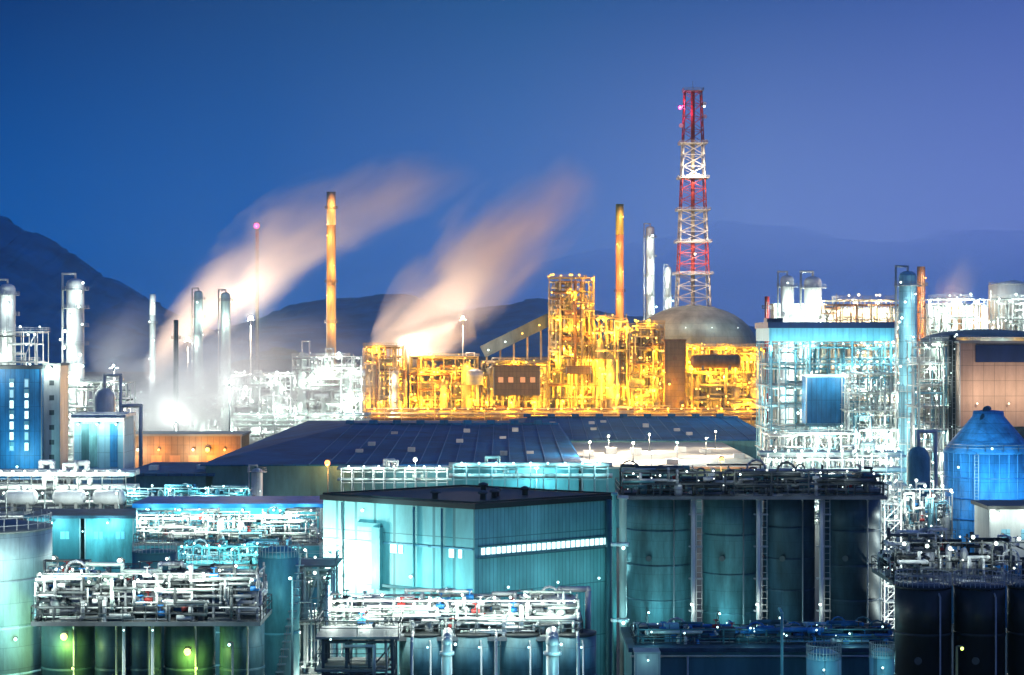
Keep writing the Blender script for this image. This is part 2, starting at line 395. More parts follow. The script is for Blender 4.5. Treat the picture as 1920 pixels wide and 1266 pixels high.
def platform(label, px0, px1, pyt, pyb, d, dep, key, seed, m=STEEL, pms=(PALE, MINT, STEEL, WHITE), npipe=40, nl=6, power=800, lr=.22, every=2, valves=14):
    """low pipe manifold deck on top of tanks or silos: deck, posts, handrails, dense pipes, valves"""
    rg = random.Random(seed); x0, x1 = WX(px0, d), WX(px1, d); w = x1-x0; zb = WZ(pyb, d); h = WZ(pyt, d)-zb
    t = thing('pipe_deck', label, 'pipe deck', ((x0+x1)/2, d, zb))
    b = MB(); b.box(-w/2, w/2, -.6, dep, -.3, 0); b.build('deck', GRAT, t)
    b = MB(); b.rail([(-w/2, -.55, 0), (w/2, -.55, 0), (w/2, dep-.05, 0), (-w/2, dep-.05, 0)], 1.1, .04, 1.5, closed=True); b.build('railing', GREYD, t)
    b = MB(); nb = max(2, int(w/3.2))
    for i in range(nb+1):
        x = -w/2+.3+(w-.6)*i/nb
        hh = h*rg.uniform(.75, 1.02)
        for y in (.1, dep*.6): b.bar((x, y, 0), (x, y, hh), .1, 4)
        b.bar((x, -.2, hh*.9), (x, dep*.7, hh*.9), .08, 4)
    for z in (h*.45, h*.88): b.bar((-w/2+.3, .1, z), (w/2-.3, .1, z), .07, 4)
    b.build('frame', m, t)
    more = MB()
    for i in range(max(0, npipe-96)):
        s = rnd_pipe(rg, w*.97, -.3, dep*.7, h*rg.uniform(.5, 1.05), rg.uniform(.04, .16), 6, (4, 9), (.08, .6)); k = len(more.v); mi = rg.randrange(len(pms))
        more.v += s.v; more.f += [[q+k for q in f] for f in s.f]; more.mi += [mi]*len(s.f); more.sm += s.sm
    if more.v: more.build('pipe_run', list(pms), t)['kind'] = 'stuff'
    for i in range(min(96, npipe)):
        o = rnd_pipe(rg, w*.97, -.3, dep*.7, h*rg.uniform(.5, 1.08), rg.uniform(.04, .2), 8, (4, 9), (.08, .6)).build('pipe_run', rg.choice(pms), t)
    for i in range(int(w/2.2)):   # gooseneck hoops
        x, y, rr, z = rg.uniform(-w/2+.8, w/2-.8), rg.uniform(-.2, dep*.6), rg.uniform(.35, .9), h*rg.uniform(.35, .95); q = MB(); tr = rg.uniform(.05, .11)
        q.tube([(x-rr, y, 0), (x-rr, y, z)]+[(x-rr*math.cos(k*math.pi/6), y, z+rr*math.sin(k*math.pi/6)) for k in range(1, 6)]+[(x+rr, y, z), (x+rr, y, z*.3)], tr, 8); q.build('gooseneck', rg.choice(pms), t)
    for i in range(int(w/1.6)):   # upright filters and small pots
        x, y, rr = rg.uniform(-w/2+.5, w/2-.5), rg.uniform(0, dep*.6), rg.uniform(.2, .5); hh = h*rg.uniform(.3, .8); q = MB(); q.lathe([(rr*.7, 0), (rr, .15), (rr, hh*.85), (rr*.6, hh), (.02, hh*1.04)], 14, (x, y, 0)); q.build('pot', rg.choice(pms), t)
    for i in range(valves):
        x, y, z = rg.uniform(-w/2+.4, w/2-.4), rg.uniform(-.3, dep*.5), rg.uniform(.5, h*.9); b = MB()
        b.bar((x-.3, y, z), (x+.3, y, z), .2, 8); b.bar((x, y, z), (x, y-.1, z+.55), .05, 6); b.lathe([(.22, 0), (.26, .03), (.22, .06)], 12, (x, y-.1, z+.55)); b.build('valve', rg.choice((RED, BLUED, WHITE, GREYD)), t)
    for i in range(nl):
        lamp(t, (-w/2+w*(i+.5)/nl, -.4, h*rg.uniform(.7, 1.05)), key, lr, power if i % every == 0 else 0, (0, -1.0, -.1))
    for i in range(nl*2): lamp(t, (rg.uniform(-w/2, w/2), rg.uniform(-.5, dep*.5), h*rg.uniform(.2, 1.05)), key, lr*rg.uniform(.4, .7))
    return t
# ================================================================== SETTING
def struct(o): o['kind'] = 'structure'; return o
b = MB(); b.v = [(-6900, -290, 0), (6900, -290, 0), (6900, 11900, 0), (-6900, 11900, 0)]; b.face([0, 1, 2, 3])
struct(b.build('ground', mat('ground_asphalt', (.05, .055, .06), .85, 0, .4, .02)))

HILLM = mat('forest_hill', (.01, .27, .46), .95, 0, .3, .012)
def hill(name, d, pts, depth, seed, m=None):
    """ridge whose crest follows real heights, with sloping flanks and spurs"""
    rg = random.Random(seed); b = MB(); nx, ny = 150, 26
    xs = [WX(p[0], d) for p in pts]; zs = [WZ(p[1], d) for p in pts]
    def crest(x):
        for i in range(len(xs)-1):
            if x <= xs[i+1]:
                t = max(0, min(1, (x-xs[i])/(xs[i+1]-xs[i]))); t = t*t*(3-2*t)*.5+t*.5; return zs[i]+(zs[i+1]-zs[i])*t
        return zs[-1]
    ph = [rg.uniform(0, 6.28) for _ in range(12)]
    for j in range(ny):
        v = j/(ny-1)*2-1
        for i in range(nx):
            x = xs[0]+(xs[-1]-xs[0])*i/(nx-1)
            c = crest(x); sh = max(0, 1-abs(v))**.8
            n = sum(math.sin(x/depth*(2.2+k*2.3)+v*(3+k*1.7)+ph[k])/(1+k*.9) for k in range(8))*.03
            z = c*sh*(1+n*(1-sh)*3) + c*.012*rg.uniform(-1, 1)*sh + c*.012*math.sin(x/depth*40+ph[9])*sh
            b.v.append((x+rg.uniform(-1, 1)*depth*.01, d+v*depth, max(-3, z) if 0 < j < ny-1 else -3))
    for j in range(ny-1):
        for i in range(nx-1): b.face([j*nx+i, j*nx+i+1, (j+1)*nx+i+1, (j+1)*nx+i], 0, True)
    return struct(b.build(name, m or HILLM))
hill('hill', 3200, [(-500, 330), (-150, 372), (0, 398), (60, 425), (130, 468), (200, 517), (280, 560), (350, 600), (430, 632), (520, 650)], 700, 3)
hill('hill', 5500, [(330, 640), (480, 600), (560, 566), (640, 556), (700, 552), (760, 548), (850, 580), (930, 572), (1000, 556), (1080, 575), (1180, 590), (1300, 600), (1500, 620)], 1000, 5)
# faint far ridge, its haze put into a thin wedge of vapour
pts = [(600, 600), (700, 560), (900, 520), (1100, 470), (1250, 440), (1345, 410), (1400, 420), (1470, 422), (1540, 444), (1620, 452), (1700, 450), (1760, 430), (1860, 429), (2000, 436), (2300, 470)]
b = MB()
for px, py in pts: x, z = WX(px, 18000), WZ(py, 18000); b.v += [(x, 15000, -20), (x, 16500, z*.9), (x, 18000, z), (x, 21000, z*.55), (x, 23000, -20)]
for i in range(len(pts)-1):
    for k in range(5): b.face([i*5+k, (i+1)*5+k, (i+1)*5+(k+1) % 5, i*5+(k+1) % 5])
b.face([0, 1, 2, 3, 4]); k = (len(pts)-1)*5; b.face([k+4, k+3, k+2, k+1, k])
m = bpy.data.materials.new('ridge_vapour'); m.use_nodes = True; n = m.node_tree.nodes; n.clear(); out = n.new('ShaderNodeOutputMaterial'); pv = n.new('ShaderNodeVolumePrincipled')
pv.inputs['Color'].default_value = (.6, .8, 1, 1); pv.inputs['Density'].default_value = .00015; pv.inputs['Anisotropy'].default_value = .5; m.node_tree.links.new(pv.outputs[0], out.inputs['Volume'])
o = b.build('far_ridge_vapour', m); o['kind'] = 'stuff'

# ================================================================== TOWER AND CHIMNEYS
def lattice_tower(label, px, pyt, d, cuts, wt, wb, zb=0):
    t = thing('lattice_tower', label, 'tower', (WX(px, d), d, zb)); top = WZ(pyt, d)-zb
    zs = [WZ(c, d)-zb for c in cuts]; zs = [0]+zs[::-1]+[top]
    hw = lambda z: .5*(wb+(wt-wb)*min(1, z/top)**.85)
    n = len(zs)-1
    for i in range(n):
        b = MB(); z0, z1 = zs[i], zs[i+1]; st = max(1, round((z1-z0)/7.0)); white = (n-1-i) % 2 == 1; kk = 1.5 if white else 1.0
        for k in range(st):
            a, c = z0+(z1-z0)*k/st, z0+(z1-z0)*(k+1)/st; A, C = hw(a), hw(c)
            q = [(-1, -1), (1, -1), (1, 1), (-1, 1)]
            for m in range(4):
                x0, y0 = q[m]; x1, y1 = q[(m+1) % 4]
                b.bar((x0*A, y0*A, a), (x0*C, y0*C, c), .36*kk, 6)
                b.bar((x0*A, y0*A, a), (x1*C, y1*C, c), .17*kk, 4); b.bar((x1*A, y1*A, a), (x0*C, y0*C, c), .17*kk, 4)
                b.bar((x0*C, y0*C, c), (x1*C, y1*C, c), .2, 4)
        b.bar((0, 0, z0), (0, 0, z1), 1.1, 12, 1)
        b.build('white_section' if white else 'red_section', [TWHITE if white else RED, CREAM if white else RED], t)
    for z in zs[1:-1]:
        b = MB(); w = hw(z)+2.2; b.box(-w, w, -w, w, z-.12, z+.12); b.rail([(-w, -w, z), (w, -w, z), (w, w, z), (-w, w, z)], 1.3, .1, 2.5, closed=True); b.build('platform', TWHITE, t)
    b = MB(); w = hw(top)+1.0; b.box(-w, w, -w, w, top, top+.3); b.rail([(-w, -w, top+.3), (w, -w, top+.3), (w, w, top+.3), (-w, w, top+.3)], 1.4, .12, 2.5, closed=True); b.build('top_platform', STEEL, t)
    for s, zz in ((1, top-7), (1, top-14), (-1, top-19), (1, top-28)):
        b = MB(); b.lathe([(.05, 0), (.7, .1), (1.2, .45), (1.2, .6)], 16); b.v = [(x+s*(hw(zz)+1.5), -z-1.2, y+zz) for x, y, z in b.v]; b.bar((s*hw(zz), -hw(zz), zz), (s*(hw(zz)+1.5), -1.0, zz), .15); b.build('dish_antenna', TWHITE, t)
    b = MB(); b.bar((0, 0, top+1.5), (0, 0, top+6), .12, 6); b.build('mast', STEEL, t)
    lamp(t, (-hw(top)-2.6, -1.0, top-9), 'red', 1.1, 9000, (-.5, -2.5, 0)); lamp(t, (hw(top)+1.6, -2.6, top-8.5), 'white', .7, 0)
    b = MB(); b.bar((-hw(top), -hw(top)*.8, top-8.4), (-hw(top)-2.6, -.6, top-8.4), .18); b.build('bracket', GREYD, t)
    lamp(t, (0, -hw(0)-1, top*.5), 'cream', .6, 26000, (0, -6, 0)); lamp(t, (0, -hw(0), top*.33), 'cream', .6, 26000, (0, -7, 0))
    lamp(t, (0, -hw(top)-2, top*.74), 'cream', .6, 16000, (0, -6, 0))
    return t
lattice_tower('tall red and white striped lattice tower with a pink warning light near its top', 1299, 172, 1060, [270, 335, 395, 455, 515, 580], 9.0, 24.0)
stack('tall tan chimney standing clear between the two steam plumes', 621, 360, 930, 17, TAN, SAND, (.45, .62, .93), key='amber', power=34000)
stack('slim orange chimney with an olive tip, between gold-lit tower block and striped lattice tower', 1162, 383, 1010, 15, ORANGE, OLIVE, (.6,), key='amber', power=34000)
stack('short dark red flare pipe standing just left of the flat dark roof slab', 1438, 556, 640, 9, RED, None, (.93,), name='flare_pipe', cat='flare pipe')
stack('slim pale stack at the left of the steaming white plant', 286, 552, 820, 11, PALE, WHITE, (.8,), key='white', power=9000)
stack('dark slender stack rising inside the left steam cloud', 330, 600, 800, 9, GREYD, None, (.85,))
stack('rust orange stack beside the pale blue lit column on the right', 1727, 500, 700, 15, ORANGE, RUST, (.9,), key='amber', power=12000)
stack('black slim post stack in front of the brown building on the right', 1786, 628, 430, 14, BLACK, None, (.95,), name='vent_stack', cat='stack')
stack('thin red-lit stack with a pink warning light above the left plume', 482, 418, 1080, 6, GREYD, RED, (.97,), name='vent_stack', cat='stack')
for o in list(bpy.data.objects):
    if o.get('label', '').startswith('thin red-lit'): lamp(o, (0, -2.2, WZ(424, 1080)), 'red', 1.7, 3500)

# ================================================================== GOLD-LIT PLANT (about 1 km away)
dome = tank('huge grey domed gas holder behind the gold-lit frames', 1312, 652, 1010, 246, GREY, 'dome', mat('grey_plate_dome', (.30, .33, .30), .75, 0, .35, .08, (5.0, 3.5, .06), 0, 34.0), rings=5, rise=23, name='gas_holder', cat='gas holder')
for i in range(5): lamp(dome, (-50*.5+i*13, -dome['r']-1.2+abs(i-2)*1.5, dome['h']-2.5), 'gold', .6, 3500, (0, -3, -2.5))
for i in range(4): lamp(dome, (-21+i*14, -dome['r']*(.80+.06*(i in (1, 2))), dome['h']+10.5), 'white', .25, 1500, (0, -5, 3.5))  # white lamps added at the shoulder to turn the dome grey-green
for i in range(8): lamp(dome, (-30+i*8.6, -dome['r']*math.cos(math.asin((-30+i*8.6)/dome['r']))-1.2, dome['h']*(.35+.3*(i % 2))), 'gold', .5, 6000, (0, -4, 0))  # gold lamps added to light the lower wall
G = dict(key='gold', mats=(SAND, GRAT), power=6600, lr=.46, every=2, pmats=(CREAM, SAND, RUST, CREAM), pr=(.22, .85))
fA = frame('narrow gold-lit steel frame at the left end of the gold plant', 682, 760, 648, 955, 14, 4, 6, seed=11, nl=22, npipe=96, **G)
fB = frame('broad gold-lit steel frame under the base of the right steam plume', 768, 896, 668, 960, 18, 6, 5, seed=12, nl=46, npipe=96, **G)
fC = frame('low gold-lit frame with brown cladding between steam plume and tall tower block', 902, 1026, 676, 962, 18, 6, 5, seed=13, nl=44, npipe=92, **G)
fD = frame('tallest gold-lit tower block of stacked floors', 1030, 1114, 520, 968, 20, 4, 11, seed=14, nl=70, npipe=96, brace=.5, **G)
fE = frame('stepped gold-lit frame right of the tallest tower block', 1118, 1176, 596, 965, 16, 3, 8, seed=15, nl=38, npipe=70, **G)
fF = frame('dense gold-lit frame in front of the left half of the gas holder', 1180, 1246, 606, 958, 16, 3, 8, seed=16, nl=40, npipe=70, **G)
fG = frame('wide gold-lit frame in front of the right half of the gas holder', 1288, 1436, 650, 955, 18, 7, 6, seed=17, nl=64, npipe=98, **G)
gg = 'drums on the floors of the gold plant'
for fr, nm, n, sd in ((fB, 'broad gold frame under the steam', 5, 1), (fC, 'low gold frame beside the tower block', 5, 2), (fD, 'tallest gold tower block', 6, 3), (fG, 'wide gold frame before the gas holder', 7, 4), (fF, 'dense gold frame before the gas holder', 4, 5)):
    rg = random.Random(sd)
    for i in range(n):
        m, cn = rg.choice(((CREAM, 'cream'), (ORANGE, 'orange'), (SAND, 'tan')))
        on(fr, f'{cn} horizontal drum lying on a floor of the {nm}', 'drum', rg.uniform(.15, .85), rg.randint(0, fr['nf']-2), (rg.uniform(1.3, 1.9), rg.uniform(5, 8)), m, f'{cn} drums in the {nm}', rg.uniform(.1, .4))
for fr, nm, n, sd in ((fA, 'narrow gold frame', 2, 6), (fB, 'broad gold frame under the steam', 3, 7), (fE, 'stepped gold frame', 3, 8), (fC, 'low gold frame beside the tower block', 3, 9), (fG, 'wide gold frame before the gas holder', 4, 10)):
    rg = random.Random(sd+40)
    for i in range(n):
        m, cn = rg.choice(((CREAM, 'cream'), (SAND, 'tan')))
        on(fr, f'upright {cn} vessel standing in the {nm}', 'vessel', (i+.5)/n, 0, (rg.uniform(2.0, 3.0), fr['h']*rg.uniform(.5, .95)), m, f'upright {cn} vessels in the {nm}', rg.uniform(.1, .35))
def clad(name, label, cat, px0, px1, pyt, pyb, d, dep, wm, rm, over=.4, th=.5, edge=None):
    """clad block: walls, overhanging roof slab, corner trims"""
    x0, x1 = WX(px0, d), WX(px1, d); zb = max(0, WZ(pyb, d)); h = WZ(pyt, d)-zb; w = x1-x0
    t = thing(name, label, cat, ((x0+x1)/2, d, zb))
    b = MB(); b.box(-w/2, w/2, 0, dep, 0, h); b.build('wall', wm, t)
    b = MB(); b.box(-w/2-over, w/2+over, -over, dep+over, h+.003, h+th); b.build('roof', rm, t)
    b = MB(); c = max(.12, d*.0004)
    for x in (-w/2, w/2): b.bar((x, -.02, 0), (x, -.02, h), c, 4)
    b.build('trim', edge or STEEL, t)
    t['w'] = w; t['h'] = h; t['dep'] = dep
    return t
def windows(t, xs, zs, w, h, m, y=-.06, fr=None, name='window'):
    for x in xs:
        for z in zs:
            b = MB(); b.box(x-w/2, x+w/2, y, .01, z-h/2, z+h/2); b.build(name, m, t)
for px0, px1, py, d, l in ((688, 762, 676, 984, 'ochre clad block behind the narrow gold frame'), (1184, 1244, 640, 988, 'ochre clad block behind the dense gold frame'), (776, 842, 690, 986, 'ochre clad block behind the broad gold frame, its taller one'), (846, 898, 716, 988, 'ochre clad block behind the broad gold frame, its lower one'), (906, 1024, 692, 990, 'wide ochre clad block behind the low gold frame'), (1036, 1108, 590, 992, 'tall ochre clad block inside the tallest gold tower block'), (1122, 1174, 650, 990, 'ochre clad block behind the stepped gold frame')):
    t = clad('backing_block', l, 'backing block', px0, px1, py, 800, d, 12, GOLDW, GRAT, .5, .6, SAND)  # lit block added behind the frame to fill the dark gaps
    for i in range(4): lamp(t, ((i-1.5)*t['w']/4, -1.4, t['h']*(.25+.22*i)), 'gold', .4, 7000, (0, -4.5, 0))
bb = clad('lift_shaft', 'brown panelled lift shaft with a dark edge in front of the gas holder', 'lift shaft', 1247, 1284, 640, 800, 950, 10, BROWN, RUST, .8, 1.0, RUST)
windows(bb, [0], [bb['h']*.3, bb['h']*.55, bb['h']*.8], 2.2, 1.6, RUST)
lamp(bb, (-3, -3.5, bb['h']*.5), 'gold', .5, 3000); lamp(bb, (3.5, -3.5, bb['h']*.25), 'gold', .5, 3000)
cv = clad('equipment_room', 'brown flat-roofed room raised inside the low gold-lit frame', 'equipment room', 926, 1012, 688, 742, 958, 12, BROWN, RUST, .6, .8)
windows(cv, [-8, -3, 3, 8], [cv['h']*.55], 2.4, 2.6, glow('amber_window', (1, .45, .2), .6))
c2 = clad('equipment_room', 'dark flat equipment room on the middle of the tallest gold tower block', 'equipment room', 1062, 1108, 688, 702, 964, 4, BROWN, RUST, .6, .5)
drum('dark rust drum high in the frame before the gas holder', (WX(1342, 948), 948, WZ(694, 948)), 3.4, 22, RUST, None)
tank('small white drum tank glowing among the gold frames', 890, 700, 950, 32, WHITE, 'dome', rings=3, stair=False, zb=WZ(722, 950), rise=2, name='drum_tank', cat='tank', n=24)
tank('small white round tank at the foot of the gold plant beside its road', 1168, 770, 940, 48, WHITE, 'dome', rings=3, stair=True, rise=2, cat='tank', n=32)
column('cream column glowing at the left foot of the gold plant', 741, 694, 945, 15, CREAM, 'cream', 4, 5, 3500, seed=21)
column('white column ringed with lamps, taller of the pair left of the lattice tower', 1219, 424, 1090, 17, WHITE, 'white', 8, 14, 3500, seed=22, lr=.8)
column('white column ringed with lamps, shorter of the pair left of the lattice tower', 1253, 500, 1085, 12, WHITE, 'white', 6, 9, 3000, seed=23, lr=.7)
# dark conveyor gallery climbing to the tower block
t = thing('conveyor_gallery', 'dark grey conveyor gallery sloping up to the tallest gold tower block', 'conveyor', (WX(905, 985), 985, 0))
b = MB(); z0, z1, xx = WZ(660, 985), WZ(598, 985), WX(1032, 985)-WX(905, 985)
b.bar((0, 0, z0), (xx, 0, z1), 4.6, 4); b.build('gallery', GREYD, t)
b = MB()
for i in range(5): b.bar((xx*(i+.3)/5, 0, 0), (xx*(i+.3)/5, 0, z0+(z1-z0)*(i+.3)/5-3), .7, 4)
b.build('trestle', SAND, t)
for i in range(4): lamp(t, (xx*i/4+3, -5.0, z0+(z1-z0)*i/4+1), 'white' if i < 2 else 'gold', .4, 300)
rack('long gold-lit pipe rack along the foot of the gold plant', 690, 1440, 768, 935, 9, 24, 'gold', 31, npipe=10, nl=30, power=2600, fm=SAND, pms=(CREAM, SAND, RUST), lr=.45, levels=3, every=2)
for i, px in enumerate((715, 800, 870, 975, 1066, 1150, 1215, 1330, 1400)):
    post('pale street lamp on the road in front of the gold-lit pipe rack', px, 800, 880, 'cream', 1800, .35, 'street lamps in front of the gold plant')

# ================================================================== WHITE STEAMING PLANT, LEFT OF THE GOLD PLANT
Wd = dict(key='white', mats=(PALE, STEEL), pmats=(WHITE, PALE, MINT, STEEL, GREYD), power=3600, lr=.42, every=2)
fH = frame('pale green-white lit steel frame next to the gold plant', 548, 678, 668, 880, 18, 7, 7, seed=41, nl=56, npipe=80, **Wd)
fI = frame('white lit frame half inside the left steam cloud', 412, 545, 704, 860, 18, 7, 6, seed=42, nl=44, npipe=70, **Wd)
fJ = frame('low white frame behind the brown lit shed on the left', 238, 408, 742, 820, 16, 8, 4, seed=43, nl=34, npipe=64, **Wd)
column('pale lattice-wrapped column inside the left steam plume', 372, 545, 840, 17, MINT, 'white', 7, 8, 3000, seed=44)
column('smooth pale green column at the left steam plume, right of the lattice-wrapped one', 423, 548, 850, 19, MINT, 'white', 3, 3, 3000, seed=45)
for fr, nm, n, sd in ((fH, 'pale frame next to the gold plant', 6, 1), (fI, 'white frame inside the left steam', 5, 2), (fJ, 'low white frame behind the brown shed', 5, 3)):
    rg = random.Random(sd+90)
    for i in range(n):
        on(fr, f'white horizontal drum lying in the {nm}', 'drum', (i+.5)/n, rg.randint(0, fr['nf']-2), (rg.uniform(1.2, 1.8), rg.uniform(5, 9)), WHITE, f'white drums in the {nm}', rg.uniform(.05, .3))
    for i in range(3):
        on(fr, f'upright mint vessel standing in the {nm}', 'vessel', (i+.4)/3, 0, (rg.uniform(1.8, 2.6), fr['h']*rg.uniform(.6, 1.08)), MINT, f'upright mint vessels in the {nm}', rg.uniform(.05, .3))
rack('white-lit pipe rack at the foot of the steaming plant', 440, 690, 778, 845, 8, 10, 'white', 47, npipe=8, nl=14, power=1800, levels=3)
for px0, px1, py, d, l in ((556, 610, 712, 905, 'mint clad block behind the pale frame, left of the tan chimney foot'), (632, 676, 700, 908, 'mint clad block behind the pale frame, right of the tan chimney foot'), (420, 540, 742, 888, 'wide mint clad block behind the white frame in the steam'), (244, 400, 768, 848, 'low mint clad block behind the low white frame')):
    t = clad('backing_block', l, 'backing block', px0, px1, py, 800, d, 10, MINTW, GREY, .5, .6, PALE)  # mint block added as bright backing for the white frames
    for i in range(3): lamp(t, ((i-1)*t['w']/3, -1.4, t['h']*(.35+.25*i)), 'white', .35, 2400, (0, -3.5, 0))
# far left columns and frames
column('broad white column ringed with lamps at far left', 141, 522, 600, 34, WHITE, 'white', 9, 18, 2200, seed=51, lr=.55)
column('white column at the left edge, behind the blue building', 14, 532, 610, 30, WHITE, 'white', 8, 12, 2200, seed=52, lr=.5)
frame('white lit frame stepping down beside the far left column', -60, 70, 622, 590, 14, 5, 5, seed=53, nl=22, npipe=30, **{**Wd, 'lr': .35, 'power': 1800})
frame('white lit low frame at the foot of the broad far left column', 96, 236, 716, 585, 14, 6, 4, seed=54, nl=26, npipe=40, **{**Wd, 'lr': .32, 'power': 1700})
vessel('upright pale vessel standing right of the broad far left column', (WX(196, 575), 575, 0), 3.2, 30, PALE)
vessel('squat white vessel standing right of the broad far left column', (WX(228, 570), 570, 0), 3.8, 22, WHITE)

# ================================================================== BLUE BUILDINGS AT THE LEFT EDGE
bl = clad('plant_building', 'bright blue clad building with two strips of lit windows at the left edge', 'building', -40, 78, 692, 900, 470, 14, BLUEP, GREYD, .5, .8)
zz = [bl['h']*.3+i*2.6 for i in range(7)]
for k, z in enumerate(zz):
    for j, px in enumerate((22, 50)):
        f = MB(); x = WX(px, 470)-bl.location.x; f.box(x-.62, x+.62, -.1, .01, z-1.12, z+1.12); fo = f.build('window', SKYB, bl)
        f = MB(); f.box(x-.42, x+.42, -.13, -.105, z-.9, z+(.9 if (k+j) % 3 else .1)); f.build('pane', glow('pale_window', (.75, 1, 1), 2.2) if (k*3+j*2) % 5 else glow('dim_pane', (.45, .8, 1), .5), fo)
lamp(bl, (2.0, -1.2, bl['h']*.12), 'cyan', .3, 2600, (0, -6, 3)); lamp(bl, (-4, -1.2, bl['h']*1.05), 'white', .3, 2600, (0, -6, -2))
cl = clad('stair_tower', 'pale grey stair tower beside the bright blue building', 'stair tower', 82, 112, 686, 900, 472, 9, PALE, GREY, .3, .6)
windows(cl, [0], [cl['h']*(.2+.13*i) for i in range(6)], 1.2, 1.2, GREYD)
lamp(cl, (0, -1.2, cl['h']*.98), 'white', .3, 2000)
t = clad('plant_building', 'small grey-blue clad building with tall dark openings, right of the stair tower', 'building', 138, 232, 782, 912, 455, 12, SKYB, WHITE, .5, .7, WHITE)
for x, m in ((-3.2, TEALD), (-1.2, TEALT), (3.6, BLUEP)):
    b = MB(); b.box(x-.9, x+.9, -.08, .02, t['h']*.28, t['h']*.9); b.build('opening', m, t)
b = MB(); b.box(-t['w']/2-.3, t['w']/2+.3, -1.4, -.5, t['h']*.94, t['h']*.99); b.build('canopy', WHITE, t)
for x in (-4.5, 0, 4.5): lamp(t, (x, -1.8, t['h']*.9), 'white', .25, 1300)
# brown lit shed and the long blue roof
t = clad('storage_shed', 'low brown shed with amber lamps at the left end of the blue roof', 'shed', 236, 452, 818, 892, 640, 20, BROWN, CONC, .6, .7)
b = MB(); 
for i in range(6): b.box(-17+i*6.2, -13.5+i*6.2, -.1, .02, 0.2, 5.5)
b.build('door', ORANGE, t)
for x, k, r in ((-15, 'cream', .45), (-8, 'amber', .4), (3.5, 'cream', .4), (8.3, 'gold', .75), (14, 'amber', .4)): lamp(t, (x, -1.6, 7.5), k, r, 2600, (0, -2.5, -.6))
def gable_roof_shed(label, x0, x1, y0, y1, ze, zr, wm, rm, hip=14):
    t = thing('warehouse', label, 'warehouse', ((x0+x1)/2, y0, 0)); w = x1-x0; dp = y1-y0
    b = MB(); b.box(-w/2, w/2, 0, dp, 0, ze-.35); b.build('wall', wm, t)
    b = MB(); o = 1.2; b.v = [(-w/2-o, -o, ze), (w/2+o, -o, ze), (w/2+o, dp+o, ze), (-w/2-o, dp+o, ze), (-w/2+hip, dp*.5, zr), (w/2-2, dp*.5, zr)]
    b.v += [(x, y, z-.35) for x, y, z in b.v[:4]]
    for f in ((0, 1, 5, 4), (1, 2, 5), (2, 3, 4, 5), (3, 0, 4), (6, 9, 8, 7), (0, 6, 7, 1), (1, 7, 8, 2), (2, 8, 9, 3), (3, 9, 6, 0)): b.face(list(f))
    b.build('roof', rm, t)
    b = MB(); b.bar((-w/2+hip, dp*.5, zr+.1), (w/2-2, dp*.5, zr+.1), .5, 6)
    for i in range(9): x = -w/2+hip+(w-hip-8)*i/8; b.box(x-1.2, x+1.2, dp*.5-1.2, dp*.5+1.2, zr+.2, zr+1.3)
    b.build('ridge_vent', rm, t)
    b = MB(); x = -w/2+hip+1
    while x < w/2-3:   # standing seams of the roof sheets, front slope
        u = (x+w/2)/w; b.bar((-w/2-o+(w+2*o)*u, -o, ze+.06), (x, dp*.5, zr+.06), .11, 4, cap=False); x += 4.2
    b.build('roof_seam', mat('blue_seam_strip', (.005, .11, .31), .9), t)
    rg = random.Random(int(w)); b = MB()
    for i in range(10):
        x = -w/2+hip+rg.uniform(.05, .95)*(w-hip-8); y = rg.uniform(.15, .8)*dp*.5; zz = ze+(zr-ze)*y/(dp*.5); b.box(x-.9, x+.9, y-1.2, y+1.2, zz-.2, zz+rg.uniform(.5, 1.1))
    b.build('roof_vent', STEEL, t)
    t['w'] = w; return t
gs = gable_roof_shed('very long warehouse with a dark blue sheet roof across the middle', WX(408, 470), WX(1085, 452), 452, 690, 15.0, 19.0, TEALD, BLUER, 24)
gs = gable_roof_shed('dark blue roofed warehouse behind the pale warm-lit flat roof', WX(960, 560), WX(1450, 560), 562, 700, 15.0, 18.5, TEALD, BLUER, 5)
t = thing('warehouse', 'low annex with a flat dark blue roof at the left of the long warehouse', 'annex', (WX(335, 452), 452, 0))
b = MB(); b.box(-13, 8, 0, 40, 0, 12.2); b.build('wall', TEALD, t); b = MB(); b.box(-13.6, 8.6, -.8, 40.6, 12.25, 12.9); b.build('roof', BLUER, t)
b = MB(); b.box(-9, -7, 10, 13, 12.9, 14); b.box(2, 4, 14, 17, 12.9, 13.9); b.build('vent', WHITE, t)
t = clad('glow_shed', 'added pale flat-roofed shed that carries the warm glow beside the long warehouse', 'shed', 1092, 1440, 879, 2000, 452, 104, TEALD, CONC, .6, .5)  # pale shed put in so its lit roof makes the warm glow
zt = t['h']+.5; rg = random.Random(5)
for i in range(7):
    x = -t['w']/2+3+(t['w']-6)*i/6; y = rg.uniform(8, 60)
    b = MB(); b.box(x-1.4, x+1.4, y-1.5, y+1.5, zt, zt+rg.uniform(.8, 1.8)); b.build('roof_unit', STEEL, t)
for i, (u, y, k, pw) in enumerate(((.06, 22, 'cream', 9000), (.2, 50, 'cream', 11000), (.30, 18, 'cream', 9000), (.46, 60, 'cream', 8000), (.55, 20, 'white', 5000), (.76, 40, 'cream', 5000), (.9, 75, 'cream', 2500))):
    x = t['w']*(u-.5); o = lamp(t, (x, y, zt+4.5), k, .24, pw*2.6, (0, -.8, .6)); b = MB(); b.bar((x, y+.6, zt), (x, y+.6, zt+4.6), .1, 6); b.build('lamp_pole', GREYD, t)
